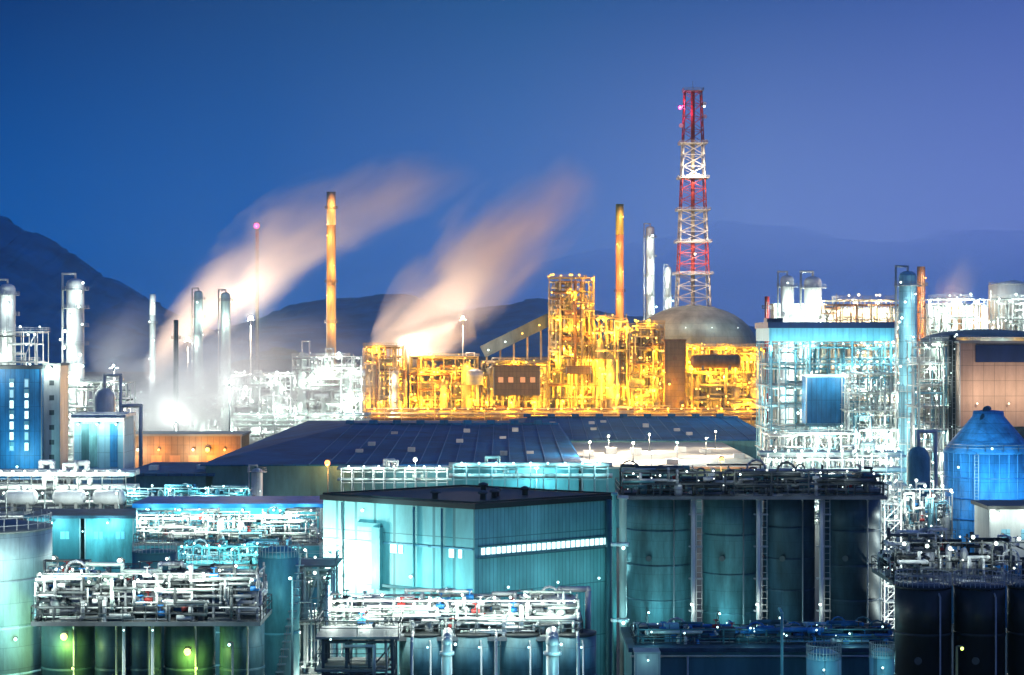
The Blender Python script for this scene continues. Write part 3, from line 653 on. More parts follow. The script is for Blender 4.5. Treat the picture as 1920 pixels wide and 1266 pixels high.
# pipe bridges and street lamps in front of the warehouse
rack('white railed pipe bridge with lamps in front of the long blue roof', 640, 838, 878, 425, 5, 10, 'white', 61, npipe=6, nl=7, power=1200, fm=WHITE, lr=.22, levels=2)
rack('teal-lit pipe bridge in front of the long blue roof, right of the white railed one', 850, 1140, 872, 420, 5, 12, 'cyan', 62, npipe=7, nl=9, power=1500, fm=STEEL, lr=.25, levels=2)
post('amber street lamp glaring in front of the dark blue roof', 615, 868, 447, 'amber', 4200, .65)
post('white street lamp glaring above the white railed pipe bridge', 779, 862, 446, 'white', 5000, .5)
post('cyan street lamp glaring above the teal-lit pipe bridge', 1006, 874, 446, 'cyan', 16000, .75)
post('tall amber lamp post at the right of the added warm-lit shed', 1352, 862, 446, 'amber', 5200, .6)
post('small white lamp post standing among the roof-edge pipes at right', 1222, 848, 446, 'white', 2000, .35)
column('white curved-top vessel standing at the left front of the blue roof', 482, 878, 440, 22, WHITE, 'white', 2, 2, 1200, seed=63, lr=.22)
# ================================================================== RIGHT: BLUE-LIT PROCESS HALL
bd = dict(key='cyan', mats=(SKYB, STEEL), pmats=(WHITE, PALE, SKYB, MINT, STEEL), power=1500, lr=.22, every=2)
fR = frame('large cyan-lit steel hall under a flat dark roof slab on the right', 1442, 1690, 642, 480, 24, 8, 8, seed=71, nl=70, npipe=98, **bd)
t = thing('roof_canopy', 'flat dark roof slab with a light blue fascia over the cyan-lit hall', 'roof canopy', (WX(1560, 476), 476, 0))
w = WX(1686, 476)-WX(1446, 476); za, zb_ = WZ(604, 476), WZ(640, 476)
b = MB(); b.box(-w/2, w/2, 0, 26, za-1.5, za); b.box(-w/2, -w/2+4, 2, 8, za+.002, za+1.0); b.build('roof_slab', NAVY, t)
b = MB(); b.box(-w/2+.3, w/2-.3, .2, 25.8, zb_, za-1.502); b.build('fascia', SKYB, t)
b = MB()
for x in (-w/2+1, -w/6, w/6, w/2-1):
    for y in (1.5, 24.5): b.bar((x, y, 0), (x, y, zb_), .3, 4)
b.build('post', SKYB, t)
for i in range(6): lamp(t, (-w/2+w*(i+.5)/6, -.9, zb_-.6), 'cyan', .24, 600, (0, -2.0, .6))
t = clad('control_cabin', 'bright blue square cabin framed in white on the cyan-lit hall', 'cabin', 1512, 1586, 706, 796, 472, 7, BLUEP, WHITE, .5, .5, WHITE)
b = MB(); w, h = t['w'], t['h']
for z in (0, h): b.bar((-w/2-.3, -.15, z), (w/2+.3, -.15, z), .45, 4)
b.build('surround', SKYB, t)
for x in (-w/2+1, w/2-1): lamp(t, (x, -1.6, h+.9), 'white', .25, 1100, (0, -2.6, -.6))
for i in range(5):
    on(fR, 'white horizontal drum lying inside the cyan-lit hall', 'drum', (i+.5)/5, 1+i % 4, (1.3, 5.5), WHITE, 'white drums inside the cyan-lit hall', .12)
fS = frame('white-lit pipe frame hugging the right end of the cyan-lit hall', 1592, 1690, 700, 462, 10, 5, 8, seed=72, nl=40, npipe=90, **{**bd, 'key': 'white', 'mats': (WHITE, STEEL)})
fT = frame('low white-lit frame at the foot of the cyan-lit hall', 1440, 1600, 812, 458, 12, 7, 4, seed=73, nl=36, npipe=90, **{**bd, 'key': 'white', 'mats': (PALE, STEEL)})
column('tall pale blue column lit from below, right of the cyan-lit hall', 1702, 508, 455, 34, SKYB, 'white', 8, 18, 900, seed=74, lr=.35)
vessel('slim teal vessel standing right of the tall pale blue column', (WX(1722, 380), 380, 0), 2.3, WZ(836, 380), TEALT)
fU = frame('pale lit pipe frame between the pale blue column and the blue hopper silo', 1722, 1832, 640, 430, 12, 5, 9, seed=75, nl=40, npipe=90, **{**bd, 'key': 'white', 'mats': (PALE, STEEL), 'power': 1300})
# behind it
for i, (px, py, w, l) in enumerate(((1476, 516, 26, 'white-lit column, left one of the pair above the dark roof slab'), (1524, 518, 34, 'fatter white-lit column, right one of the pair above the dark roof slab'))):
    column(l, px, py, 620, w, WHITE, 'white', 6, 12, 2600, seed=80+i, lr=.5)
frame('cream lit equipment frame showing above the dark roof slab', 1548, 1690, 562, 610, 14, 7, 9, seed=82, nl=70, npipe=96, key='cream', mats=(CREAM, GRAT), pmats=(CREAM, ORANGE, MINT), power=3600, lr=.38, every=3)
frame('white lit equipment frame under the small right steam puff', 1742, 1846, 560, 640, 14, 6, 9, seed=83, nl=60, npipe=96, key='white', mats=(WHITE, GRAT), pmats=(WHITE, ORANGE, PALE), power=4200, lr=.42, every=3)
tank('white lit tank top standing at the upper right edge', 1912, 534, 690, 92, WHITE, 'cone', rings=6, stair=False, rise=2)
frame('white lit frame in front of the tank at the upper right edge', 1858, 1960, 560, 670, 10, 5, 8, seed=84, nl=40, npipe=70, key='white', mats=(WHITE, GRAT), pmats=(WHITE, PALE), power=4200, lr=.4, every=3)
for px0, px1, py, d, k, l in ((1452, 1548, 572, 640, 'white', 'white-lit clad block behind the two columns above the dark roof slab'), (1556, 1688, 580, 636, 'cream', 'cream-lit clad block behind the cream equipment frame'), (1746, 1850, 576, 664, 'white', 'white-lit clad block behind the frame under the right steam puff')):
    t = clad('backing_block', l, 'backing block', px0, px1, py, 900, d, 10, MINTW if k == 'white' else CREAM, GREY, .5, .5, PALE)  # lit backing added behind the sparse frames at the right
    for i in range(3): lamp(t, ((i-1)*t['w']/3, -1.2, t['h']-1.5), k, .35, 7500, (0, -3.5, 0))
dm = tank('grey-green domed tank roof above the orange-brown building', 1880, 640, 560, 250, GREY, 'dome', GREY, rings=4, stair=False, rise=3.6)
for i in range(7): lamp(dm, (-18+i*6, -dm['r']*math.cos(math.asin(max(-1, min(1, (-18+i*6)/dm['r']))))-1.0, dm['h']-1.0), ('white', 'gold', 'cream')[i % 3], .35, 3000, (0, -2, 0))
t = clad('plant_building', 'orange-brown building with a navy band under its roof at the right edge', 'building', 1800, 2010, 644, 800, 425, 16, DUSTY, CONC, .4, .5)
b = MB(); b.box(-t['w']/2+3.4, t['w']/2+.1, -.25, .05, t['h']-4.2, t['h']-.4); b.build('navy_band', NAVY, t)
for x in (-9, -2, 5): lamp(t, (x, -1.6, t['h']*.28), 'cream', .2, 2000, (0, -4.6, 2))
# blue hopper silo
t = thing('hopper_silo', 'big bright blue silo with a sloping hopper top at the right', 'silo', (WX(1862, 300), 303, 0))
r = 82*300/F; b = MB(); zt = WZ(850, 300); b.lathe([(r, 0), (r, zt*.5), (r, zt)], 40)
for i in range(28): a = i*math.pi/14; b.bar((r*math.cos(a), r*math.sin(a), 0), (r*math.cos(a), r*math.sin(a), zt), .09, 4)
b.build('shell', AZURE, t)
b = MB(); b.lathe([(r*1.02, zt+.01), (r*1.02, zt+.3), (r*.36, WZ(782, 300)), (r*.34, WZ(772, 300)), (.2, WZ(770, 300))], 40); b.build('hopper_top', AZURE, t)
b = MB(); b.ladder(-r*.5, -r*.9-.3, 0, zt, .6, .06, .5); b.build('ladder', STEEL, t)
for zz in (.62, .74, .86): b = MB(); b.hoop((0, 0, zt*zz), r+.1, .12, 40); b.build('stiffener', BLUED, t)
b = MB(); b.bar((-r*.55, -r*.5, zt), (-r*.1, -r*.2, WZ(768, 300)), .5, 8); b.bar((-r*.1, -r*.2, WZ(768, 300)), (0, 0, WZ(768, 300)), .5, 8); b.build('feed_pipe', TEALD, t)
q = MB(); q.rail([(r*1.0*math.cos(a*.4), r*1.0*math.sin(a*.4), zt+.3) for a in range(16)], 1.1, .05, 1.5); q.build('railing', STEEL, t)
lamp(t, (-r*.9, -r*.9, zt-2), 'blue', .2, 3200, (-1.5, -6, 0)); lamp(t, (-r*.2, -r-1.0, zt+1.0), 'blue', .2, 3200, (0, -7, -5)); lamp(t, (r*.6, -r-1, zt-3), 'blue', .2, 2600, (0, -6, -2))
t = clad('switch_house', 'small cream boxy house with a dark roof right below the blue hopper silo', 'switch house', 1856, 1960, 955, 1060, 240, 8, PALE, BLACK, .4, .45)
windows(t, [-1.5, 1.0], [t['h']*.55], 1.1, 1.3, SKYB)
for x in (-2.5, 2): lamp(t, (x, -1.4, t['h']*.95), 'white', .15, 700, (0, -1.6, -.3))
platform('dark pipe deck with scattered white lamps at right below the blue silo', 1672, 1930, 1008, 1090, 160, 9, 'white', 91, GREYD, (GREYD, WHITE, PALE, BLACK), 60, 6, 160, .16)
platform('pale lit pipe deck standing between the dark silos and the blue hopper silo', 1660, 1790, 905, 1010, 250, 8, 'white', 92, STEEL, (WHITE, PALE, SKYB), 60, 8, 500, .2)

# ================================================================== FOREGROUND RIGHT: ROW OF DARK SILOS
gr = 'dark round silos in a row on the right'
for i, (px, w, l) in enumerate(((1240, 124, 'teal-lit dark silo, first of the row, next to the teal building'), (1374, 104, 'dark silo, second of the row, lit cyan along its lower left'), (1486, 98, 'dark silo, third of the row, dim blue with a pale pipe on either side'), (1606, 108, 'darkest silo, last of the row, next to the bright white ladder tower'))):
    tank(l, px, 930, 182, w, (SILO, SILO, SILOD, SILOD)[i], 'flat', BLACK, rings=(9, 8, 10, 9)[i], stair=False, group=gr, name='silo', cat='silo')
for i, (px, l) in enumerate(((1300, 'first pale pipe riser, between the teal-lit silo and the second silo'), (1422, 'pale pipe riser in the gap between the second and the third silo'), (1540, 'pale pipe riser in the gap between the third and the darkest silo'))):
    t = thing('pipe_riser', l, 'pipe riser', (WX(px, 178), 178, 0), 'pale pipe risers between the dark silos'); h = WZ(936, 178)
    b = MB(); b.tube([(0, 0, 0), (0, 0, h), (0, 4, h+.6)], .21, 10); b.build('pipe', PALE, t)
    b = MB(); b.ladder(.55, 0, 0, h, .5, .035, .6); b.build('ladder', PALE, t)
    for k in range(5): b = MB(); b.box(-.4, .9, -.05, .5, h*(.55+.1*k), h*(.55+.1*k)+.12); b.build('clamp', STEEL, t)
    lamp(t, (-.2, -.6, WZ(1132, 178)), 'white', .13, 120 if i < 2 else 60, (0, -.8, 0))
platform('dark railed pipe deck on top of the row of dark silos', 1162, 1662, 880, 930, 178, 8, 'white', 101, GREYD, (GREYD, TEALD, BLACK, STEEL, GREYD), 90, 10, 60, .09)
rack('white pipe manifold with hoops behind the top of the dark silos', 1440, 1690, 850, 300, 6, 9, 'white', 102, npipe=9, nl=10, power=900, fm=WHITE, lr=.2, levels=3)
t = thing('pump_house', 'low dark blue flat-roofed house at the foot of the dark silos', 'building', (WX(1425, 158), 158, 0)); zt = WZ(1222, 158)
b = MB(); b.box(-10.6, 11.6, 0, 11, 0, zt); b.build('wall', TEALD, t); b = MB(); b.box(-10.9, 11.9, -.3, 11.3, zt+.003, zt+.35); b.build('roof', SILOD, t)
for x in (-9.4, 4.6): b = MB(); b.box(x-.8, x+.8, -.07, .02, zt-2.6, zt-.7); b.build('door', GREYD, t); b = MB(); b.box(x-.45, x+.45, -.1, -.075, zt-1.5, zt-.9); b.build('window', glow('dim_window', (.6, .9, 1), .35), t)
b = MB(); b.bar((-10.7, -.12, zt-.35), (11.7, -.12, zt-.35), .1, 6); b.bar((-6.0, -.2, 0), (-6.0, -.2, zt-.3), .09, 6); b.build('gutter', PALE, t)
rg = random.Random(77)
for i in range(9):
    x, y = -9.4+i*2.35, rg.uniform(2, 9); b = MB(); b.box(x-.6, x+.6, y-.6, y+.6, zt+.35, zt+rg.uniform(.9, 1.9)); b.build('roof_unit', rg.choice((SILOD, PALE, SKYB, TEALD)), t)
for x, p in ((-9.6, 60), (-3.4, 60), (3.0, 30)): lamp(t, (x, 11.9, zt-.9), 'cyan', .1, p, (0, 1.0, .2))
for px, py, pw, l in ((1214, 1146, 480, 'cyan lamp post shining up on the foot of the first dark silo'), (1346, 1148, 380, 'cyan lamp post shining on the foot of the second dark silo'), (1458, 1156, 90, 'cyan lamp post at the foot of the third dark silo, dimmest of its row')):
    post(l, px, py, 181.6, 'cyan', pw, .1)
platform('low blue-lit pipe deck on the roof of the dark blue flat-roofed house', 1190, 1684, 1176, 1216, 160, 6, 'cyan', 103, TEALD, (TEALD, SILOD, SKYB, PALE, BLUED), 90, 8, 50, .08, 3, 18)
for px, py, w, l in ((1550, 1240, 66, 'pale blue domed tank at the bottom edge before the dark flat-roofed house, broader of two'), (1660, 1236, 50, 'pale blue domed tank at the bottom edge beside the white ladder tower')):
    o = tank(l, px, py, 150, w, SKYB, 'dome', SKYB, rings=6, stair=False, rise=.7, n=28); lamp(o, (-.3, -o['r']-.5, o['h']-.6), 'cyan', .09, 60, (0, -.9, .5))
t = clad('control_cabinet', 'pale control cabinet at the bottom edge before the dark flat-roofed house', 'cabinet', 1192, 1236, 1226, 1500, 150, 2, PALE, STEEL, .1, .15); lamp(t, (0, -.7, t['h']-.4), 'cyan', .08, 40)
t = thing('standpipe', 'thin teal standpipe rising before the dark flat-roofed house', 'standpipe', (WX(1466, 152), 152, 0)); b = MB(); b.tube([(0, 0, 0), (0, 0, WZ(1150, 152)), (0, 1.5, WZ(1146, 152))], .12, 10); b.build('pipe', TEALT, t); lamp(t, (.3, -.5, WZ(1190, 152)), 'cyan', .07, 40)
t = thing('ladder_tower', 'bright white ladder tower right of the dark silos', 'ladder tower', (WX(1674, 186), 186, 0)); h = WZ(905, 186); b = MB()
for x in (-.8, .8):
    for y in (0, 1.6): b.bar((x, y, 0), (x, y, h), .09, 4)
z = 0
while z < h-1.6:
    for y in (0, 1.6): b.bar((-.8, y, z), (.8, y, z+1.6), .05, 4); b.bar((-.8, y, z+1.6), (.8, y, z+1.6), .06, 4)
    z += 1.6
b.build('frame', WHITE, t); b = MB(); b.ladder(0, .8, 0, h, .6, .05, .45); b.build('ladder', WHITE, t)
for k in range(7): b = MB(); b.box(-.9, .9, -.1, 1.7, 6+k*3.3, 6.08+k*3.3); b.build('landing', STEEL, t); lamp(t, (.2, -.5, 7.8+k*3.3), 'white', .16, 420 if k > 2 else 0, (0, -1.2, 0))
gd = 'nearly black silos in the bottom right corner'
for px, w, l in ((1742, 106, 'nearly black silo in the bottom right corner, left one'), (1848, 96, 'nearly black silo in the bottom right corner, between two others'), (1950, 96, 'nearly black silo cut by the right edge of the bottom corner')):
    tank(l, px, 1108, 142, w, mat('black_silo_steel', (.04, .045, .045), .45, .3, .4), 'flat', BLACK, rings=8, stair=False, group=gd, name='silo', cat='silo', n=36)
post('short lime lamp glowing between the nearly black silos', 1794, 1212, 136, 'lime', 60, .12)

# ================================================================== FOREGROUND CENTRE: TEAL BUILDING
A = Vector((WX(890, 180), 180)); Lc = Vector((WX(606, 190.5), 190.5)); Rc = Vector((WX(1152, 190.5), 190.5)); Bk = Lc+Rc-A
zt = WZ(945, 180); root = thing('process_building', 'large teal clad building with a flat black roof, its corner towards the viewer', 'building', (A.x, A.y, 0))
q = [(0, 0), tuple(Rc-A), tuple(Bk-A), tuple(Lc-A)]
def prism(q, z0, z1, off=0):
    b = MB(); c = sum((Vector(p) for p in q), Vector((0, 0)))/len(q); q2 = [Vector(p)+(Vector(p)-c).normalized()*off for p in q]
    b.v = [(p.x, p.y, z0) for p in q2]+[(p.x, p.y, z1) for p in q2]; n = len(q)
    for i in range(n): b.face([i, (i+1) % n, n+(i+1) % n, n+i])
    b.face(list(range(n))[::-1]); b.face(list(range(n, 2*n))); return b
prism(q, 0, zt-.5).build('wall', TEAL, root)
prism(q, zt-.495, zt, .35).build('roof', BLACK, root)
b = MB(); 
for i in range(4): b.bar((*q[i], zt+.12), (*q[(i+1) % 4], zt+.12), .12, 4)
b.build('parapet', BLACK, root)
rg = random.Random(4)
for i in range(6):
    u, v_ = rg.uniform(.12, .85), rg.uniform(.15, .8); p = (Rc-A)*u+(Lc-A)*v_; b = MB(); b.lathe([(.28, 0), (.28, .5), (.5, .55), (.5, .75), (.05, .9)], 12, (p.x, p.y, zt)); b.build('roof_vent', GREYD, root)
def onwall(a, c, u, z, out): # point on a wall plane
    a, c = Vector(a), Vector(c); p = a.lerp(c, u); nrm = Vector(((c-a).y, -(c-a).x)).normalized(); p = p+nrm*out; return (p.x, p.y, z)
W0, W1 = q[0], q[1]; zr = WZ(1034, 181)
def wallbox(a, c, u0, u1, z0, z1, o, name, m, par=root):
    b = MB(); P = [onwall(a, c, u, z, oo) for oo in (o, -.05) for (u, z) in ((u0, z0), (u1, z0), (u1, z1), (u0, z1))]; b.v = P
    for f in ((0, 1, 2, 3), (7, 6, 5, 4), (0, 4, 5, 1), (1, 5, 6, 2), (2, 6, 7, 3), (3, 7, 4, 0)): b.face(list(f))
    return b.build(name, m, par)
LW = glow('lit_window', (.72, .97, 1), 1.9)
for i in range(26): wallbox(W0, W1, .045+i*.0352, .045+i*.0352+.024, zr-.28, zr+.36, .06, 'window', LW)
wallbox(W0, W1, .02, .975, zr-.62, zr-.5, .35, 'ledge', TEALD); wallbox(W0, W1, .02, .975, zr+.5, zr+.6, .15, 'ledge', TEALD)
L0, L1 = q[3], q[0]
zc = lambda py, dd=186: WZ(py, dd)
wallbox(L0, L1, .24, .40, zc(990), zc(982), .3, 'duct', TEALT); wallbox(L0, L1, .355, .41, zc(1105), zc(989), .55, 'duct', TEALT)
for u0, u1 in ((.46, .5), (.515, .54), (.84, .87), (.9, .92)): wallbox(L0, L1, u0, u1, zc(1042, 183), zc(1026, 183), .07, 'window', LW)
wallbox(L0, L1, .4, .98, zc(1108, 183), zc(1103, 183), .4, 'ledge', TEALD)
wallbox(L0, L1, .0, .99, zc(1024, 184), zc(1021, 184), .1, 'ledge', SKYB)
for u in (.14, .62, .8): b = MB(); b.bar(onwall(L0, L1, u, 0, .2), onwall(L0, L1, u, zt-.6, .2), .11, 8); b.build('downpipe', TEALT if u > .5 else PALE, root)
p = onwall(W0, W1, .94, 0, .3); b = MB(); b.bar(p, (p[0], p[1], zt-.4), .3, 8); b.build('downpipe', TEALD, root)
for u, z, pw in ((.06, 1050, 3600), (.15, 1092, 3300), (.30, 962, 450), (.62, 1080, 750), (.85, 1098, 600)):
    o = lamp(root, onwall(L0, L1, u, WZ(z, 184), .7), 'cyan' if u > .2 else 'white', .16, pw, (-1.2, -2.6, 0))
for u, pw in ((.2, 110), (.55, 110), (.85, 110)): lamp(root, onwall(W0, W1, u, WZ(1095, 184), .7), 'cyan', .13, pw, (1.4, -2.0, .6))
for px, w, l in ((1152, 8, 'thin pale mast pipe at the right corner of the teal building'), (1168, 14, 'thick pale standpipe between the teal building and the first dark silo')):
    t = thing('standpipe', l, 'standpipe', (WX(px, 174), 174, 0)); b = MB(); h = WZ(936 if w > 10 else 930, 174); r = w*174/F/2; b.lathe([(r, 0), (r, h), (r*1.5, h+.02), (r*1.5, h+.3)], 12); b.build('pipe', TEALT if w < 10 else PALE, t)
    for z in (1024, 1166): b = MB(); b.lathe([(r*1.7, 0), (r*1.7, .3)], 12, (0, 0, WZ(z, 174))); b.build('flange', WHITE, t)
    if w > 10: lamp(t, (0, -.7, WZ(1026, 174)), 'cyan', .16, 120)
    if w > 10: lamp(t, (0, -.7, WZ(1166, 174)), 'cyan', .16, 260)
# pipe deck in front of the building, on its silos
platform('white lit pipe deck in front of the teal building, crowded with valves', 612, 1092, 1118, 1192, 140, 5, 'white', 111, PALE, (WHITE, PALE, PALE, MINT, STEEL), 200, 16, 420, .09, 2, 40)
vessel('small pale vessel at the right end of the white lit pipe deck', (WX(1050, 143), 143, WZ(1192, 143)), 1.4, 3.1, PALE)
drum('pale horizontal drum in the middle of the white lit pipe deck', (WX(850, 143), 143, WZ(1192, 143)), .8, 3.2, WHITE, leg=.3)
drum('mint horizontal drum at the left of the white lit pipe deck', (WX(745, 143), 143, WZ(1192, 143)), .75, 2.6, MINT, leg=.3)
gs2 = 'dark blue silos under the white lit pipe deck'
for px, w, l in ((790, 88, 'dark blue silo under the white pipe deck, its left one'), (886, 82, 'dark blue silo under the white pipe deck, second from its left'), (978, 82, 'dark blue silo under the white pipe deck, second from its right'), (1076, 88, 'dark blue silo under the white pipe deck, its right one')):
    o = tank(l, px, 1196, 139, w, SILO, 'flat', BLACK, rings=8, stair=False, rail=False, group=gs2, name='silo', cat='silo', n=36); lamp(o, (.5, -o['r']-1.2, o['h']-.5), 'blue', .08, 90, (0, -.4, -.5))  # blue lamp added before each silo to lift its dark front
for px, w, l in ((838, 20, 'bright pale downpipe with a bend left of the middle bottom silos'), (1036, 24, 'bright pale downpipe at the right of the bottom silos'), (772, 6, 'thin pale downpipe on the left bottom silo'), (930, 5, 'thin pale downpipe between the middle bottom silos'), (1084, 6, 'thin pale downpipe on the right bottom silo')):
    t = thing('downpipe', l, 'downpipe', (WX(px, 134.5), 134.5, 0)); h = WZ(1196, 134.5); r = w*134/F/2; b = MB(); b.tube([(0, 0, 0), (0, 0, h-.3), (0, 1.6, h+.15)], r, 12); b.build('pipe', PALE, t)
    if w > 10:
        b = MB(); b.lathe([(r*1.4, 0), (r*1.4, .25)], 14, (0, 0, h-1.2)); b.build('flange', WHITE, t)
        lamp(t, (.6, -.4, h-.4), 'cyan', .1, 90, (0, -.9, -.4))
frame('dark steel stair frame at the bottom left of the white lit pipe deck', 606, 736, 1196, 133, 4, 3, 5, 'cyan', 121, (GREYD, GRAT), (STEEL, GREYD, PALE), pyb=1500, nl=4, power=90, npipe=34, lr=.1, pr=(.04, .13), name='stair_structure')

# ================================================================== FOREGROUND LEFT
tl = tank('pale cyan storage tank cut by the left edge', -72, 1004, 138, 268, mat('pale_cyan_tank_paint', (.46, .66, .66), .48, .05, .4, .4, (2.6, 1.6, .02), 0, 5.2), 'cone', GREY, rings=9, stair=False)
lamp(tl, (3.9, -5.2, tl['h']-7.5), 'cyan', .13, 900, (.9, -2.6, .4)); lamp(tl, (2.6, -6.3, tl['h']-2.0), 'white', .13, 900, (.4, -2.8, .2)); lamp(tl, (2.6, -6.3, tl['h']-5.0), 'white', .13, 900, (.4, -2.8, .2))
gl = 'dark silos under the left pipe deck'
for px, w, m, l in ((118, 104, GREEN, 'dark teal silo lit yellow by a floodlight at the bottom left'), (205, 66, SILOD, 'narrow dark blue silo under the left pipe deck, beside the yellow-lit one'), (268, 58, SILOD, 'narrow dark blue silo under the left pipe deck, beside the lime-lit one'), (348, 96, GREEN, 'dark teal silo lit lime by a floodlight, under the left pipe deck'), (448, 84, SILO, 'blue-lit silo at the right end of the left pipe deck')):
    o = tank(l, px, 1166, 139, w, m, 'flat', BLACK, rings=7, stair=False, rail=False, group=gl, name='silo', cat='silo', n=36)
    if m is GREEN: lamp(o, (.3, -o['r']-1.0, WZ(1190 if px < 200 else 1218, 139)), 'lime', .26, 420, (.1, .1, -.75)); lamp(o, (.9, -o['r']-.8, WZ(1250, 139)), 'lime', .1, 60, (.1, .1, -.6))
post('small cyan lamp in front of the blue-lit silo at the bottom left', 436, 1205, 136, 'cyan', 130, .1)
for px in (232, 286): 
    t = thing('downpipe', 'thin white downpipe between narrow dark silos at the bottom left', 'downpipe', (WX(px, 136), 136, 0), 'thin white downpipes at the bottom left'); b = MB(); b.tube([(0, 0, 0), (0, 0, WZ(1172, 136)), (0, 1.2, WZ(1168, 136))], .12, 8); b.build('pipe', PALE, t); lamp(t, (.1, -.5, WZ(1180, 136)), 'cyan', .07, 30)
platform('grey-white pipe deck crowded with valves on the left dark silos', 62, 490, 1064, 1164, 136, 6, 'white', 131, STEEL, (WHITE, PALE, STEEL, GREYD, GREYD, MINT), 200, 14, 300, .09, 2, 44)
for px, r, L, m, l in ((150, .8, 2.4, PALE, 'pale drum at the left of the grey-white pipe deck'), (265, 1.0, 3.0, WHITE, 'fat white drum in the middle of the grey-white pipe deck'), (410, .7, 2.2, SILOD, 'dark blue drum at the right end of the grey-white pipe deck')):
    drum(l, (WX(px, 138.5), 138.5, WZ(1164, 138.5)), r, L, m, leg=.4)
post('white lamp glaring in starry light at the left of the grey-white pipe deck', 108, 1046, 150, 'white', 500, .2)
post('white lamp glaring in starry light on the middle of the grey-white pipe deck', 232, 1050, 150, 'white', 500, .2)
tank('small bright teal tank left of the teal building', 518, 1048, 165, 78, TEALT, 'dome', rings=4, rise=.9, n=36)
frame('white lit pipe frame between the small teal tank and the teal building', 546, 622, 1062, 172, 5, 3, 5, 'white', 141, (PALE, GRAT), (WHITE, PALE, MINT), nl=12, power=800, npipe=80, lr=.15, pr=(.06, .2))
post('cyan lamp post beside the small bright teal tank', 548, 1082, 158, 'cyan', 1500, .12)
# middle distance, left
rack('white-lit pipe rack with black posts below the blue building', -30, 236, 888, 330, 8, 6, 'white', 151, npipe=16, nl=12, power=900, fm=GREYD, pms=(WHITE, PALE, WHITE), lr=.2, levels=4, every=1)
for i, px in enumerate((40, 130, 205)): drum(('white drum under the pipe rack below the blue building, nearest the left edge', 'white drum under the middle of the pipe rack below the blue building', 'white drum under the right end of the pipe rack below the blue building')[i], (WX(px, 326), 326, WZ(958, 326)), 1.3, 4.4, WHITE)
for i, px in enumerate((12, 84, 168, 222)): post('black lamp post added to light the white drums below the blue building', px, 924, 318, 'white', 1500, .16, 'black lamp posts added to light the white drums')  # posts added to light the drum fronts
for i, (px0, px1, l) in enumerate(((52, 150, 'dark teal flat-roofed house, left one of two below the white-lit pipe rack'), (160, 250, 'teal flat-roofed house, right one of two below the white-lit pipe rack'))):
    t = clad('switch_house', l, 'switch house', px0, px1, 972, 1200, 262, 10, TEALT if i else TEALD, SILOD, .4, .4)
    windows(t, [-1.5, 1.5], [t['h']*.86], 1.2, 1.0, SKYB); lamp(t, (0, -1.2, t['h']*.97), 'cyan', .14, 1100); lamp(t, (-3.4, -1.2, t['h']*.9), 'cyan', .1, 500)
t = clad('plant_building', 'low pale teal building with a flat blue roof left of the teal building', 'building', 256, 600, 952, 1300, 270, 12, TEALT, BLUED, .5, .6)
windows(t, [-10+i*2.4 for i in range(9)], [t['h']*.93], 1.5, .9, glow('soft_window', (.8, 1, .97), .9))
for i in range(6): lamp(t, (-11+i*4.4, -1.5, t['h']-.2), 'cyan', .17, 700, (0, -1.8, .1))
platform('white-lit pipe deck in front of the low pale teal building', 252, 598, 958, 1018, 240, 6, 'white', 161, STEEL, (WHITE, PALE, SKYB, MINT), 120, 12, 800, .13, 2, 20)
platform('teal-lit pipe deck below the low pale teal building', 330, 566, 1020, 1068, 205, 6, 'cyan', 162, TEALD, (TEALT, SKYB, WHITE, TEALD), 90, 10, 420, .11, 2, 16)
tank('wide teal tank under the teal-lit pipe deck', 400, 1062, 202, 120, TEALT, 'flat', rings=6, stair=False)
for px, py, l in ((318, 1046, 'white lamp post left of the teal-lit pipe deck'), (575, 1030, 'white lamp post right of the teal-lit pipe deck')): post(l, px, py, 198, 'white', 1400, .14)
tank('dark grey tank under the teal-lit pipe deck, beside the wide teal one', 282, 1040, 210, 84, TEALD, 'cone', rings=6, stair=False)
platform('pale railed walkway of pipes under the left end of the warehouse annex', 236, 470, 912, 946, 330, 6, 'cyan', 163, WHITE, (SKYB, WHITE, TEALT), 50, 7, 600, .18, 2, 8)

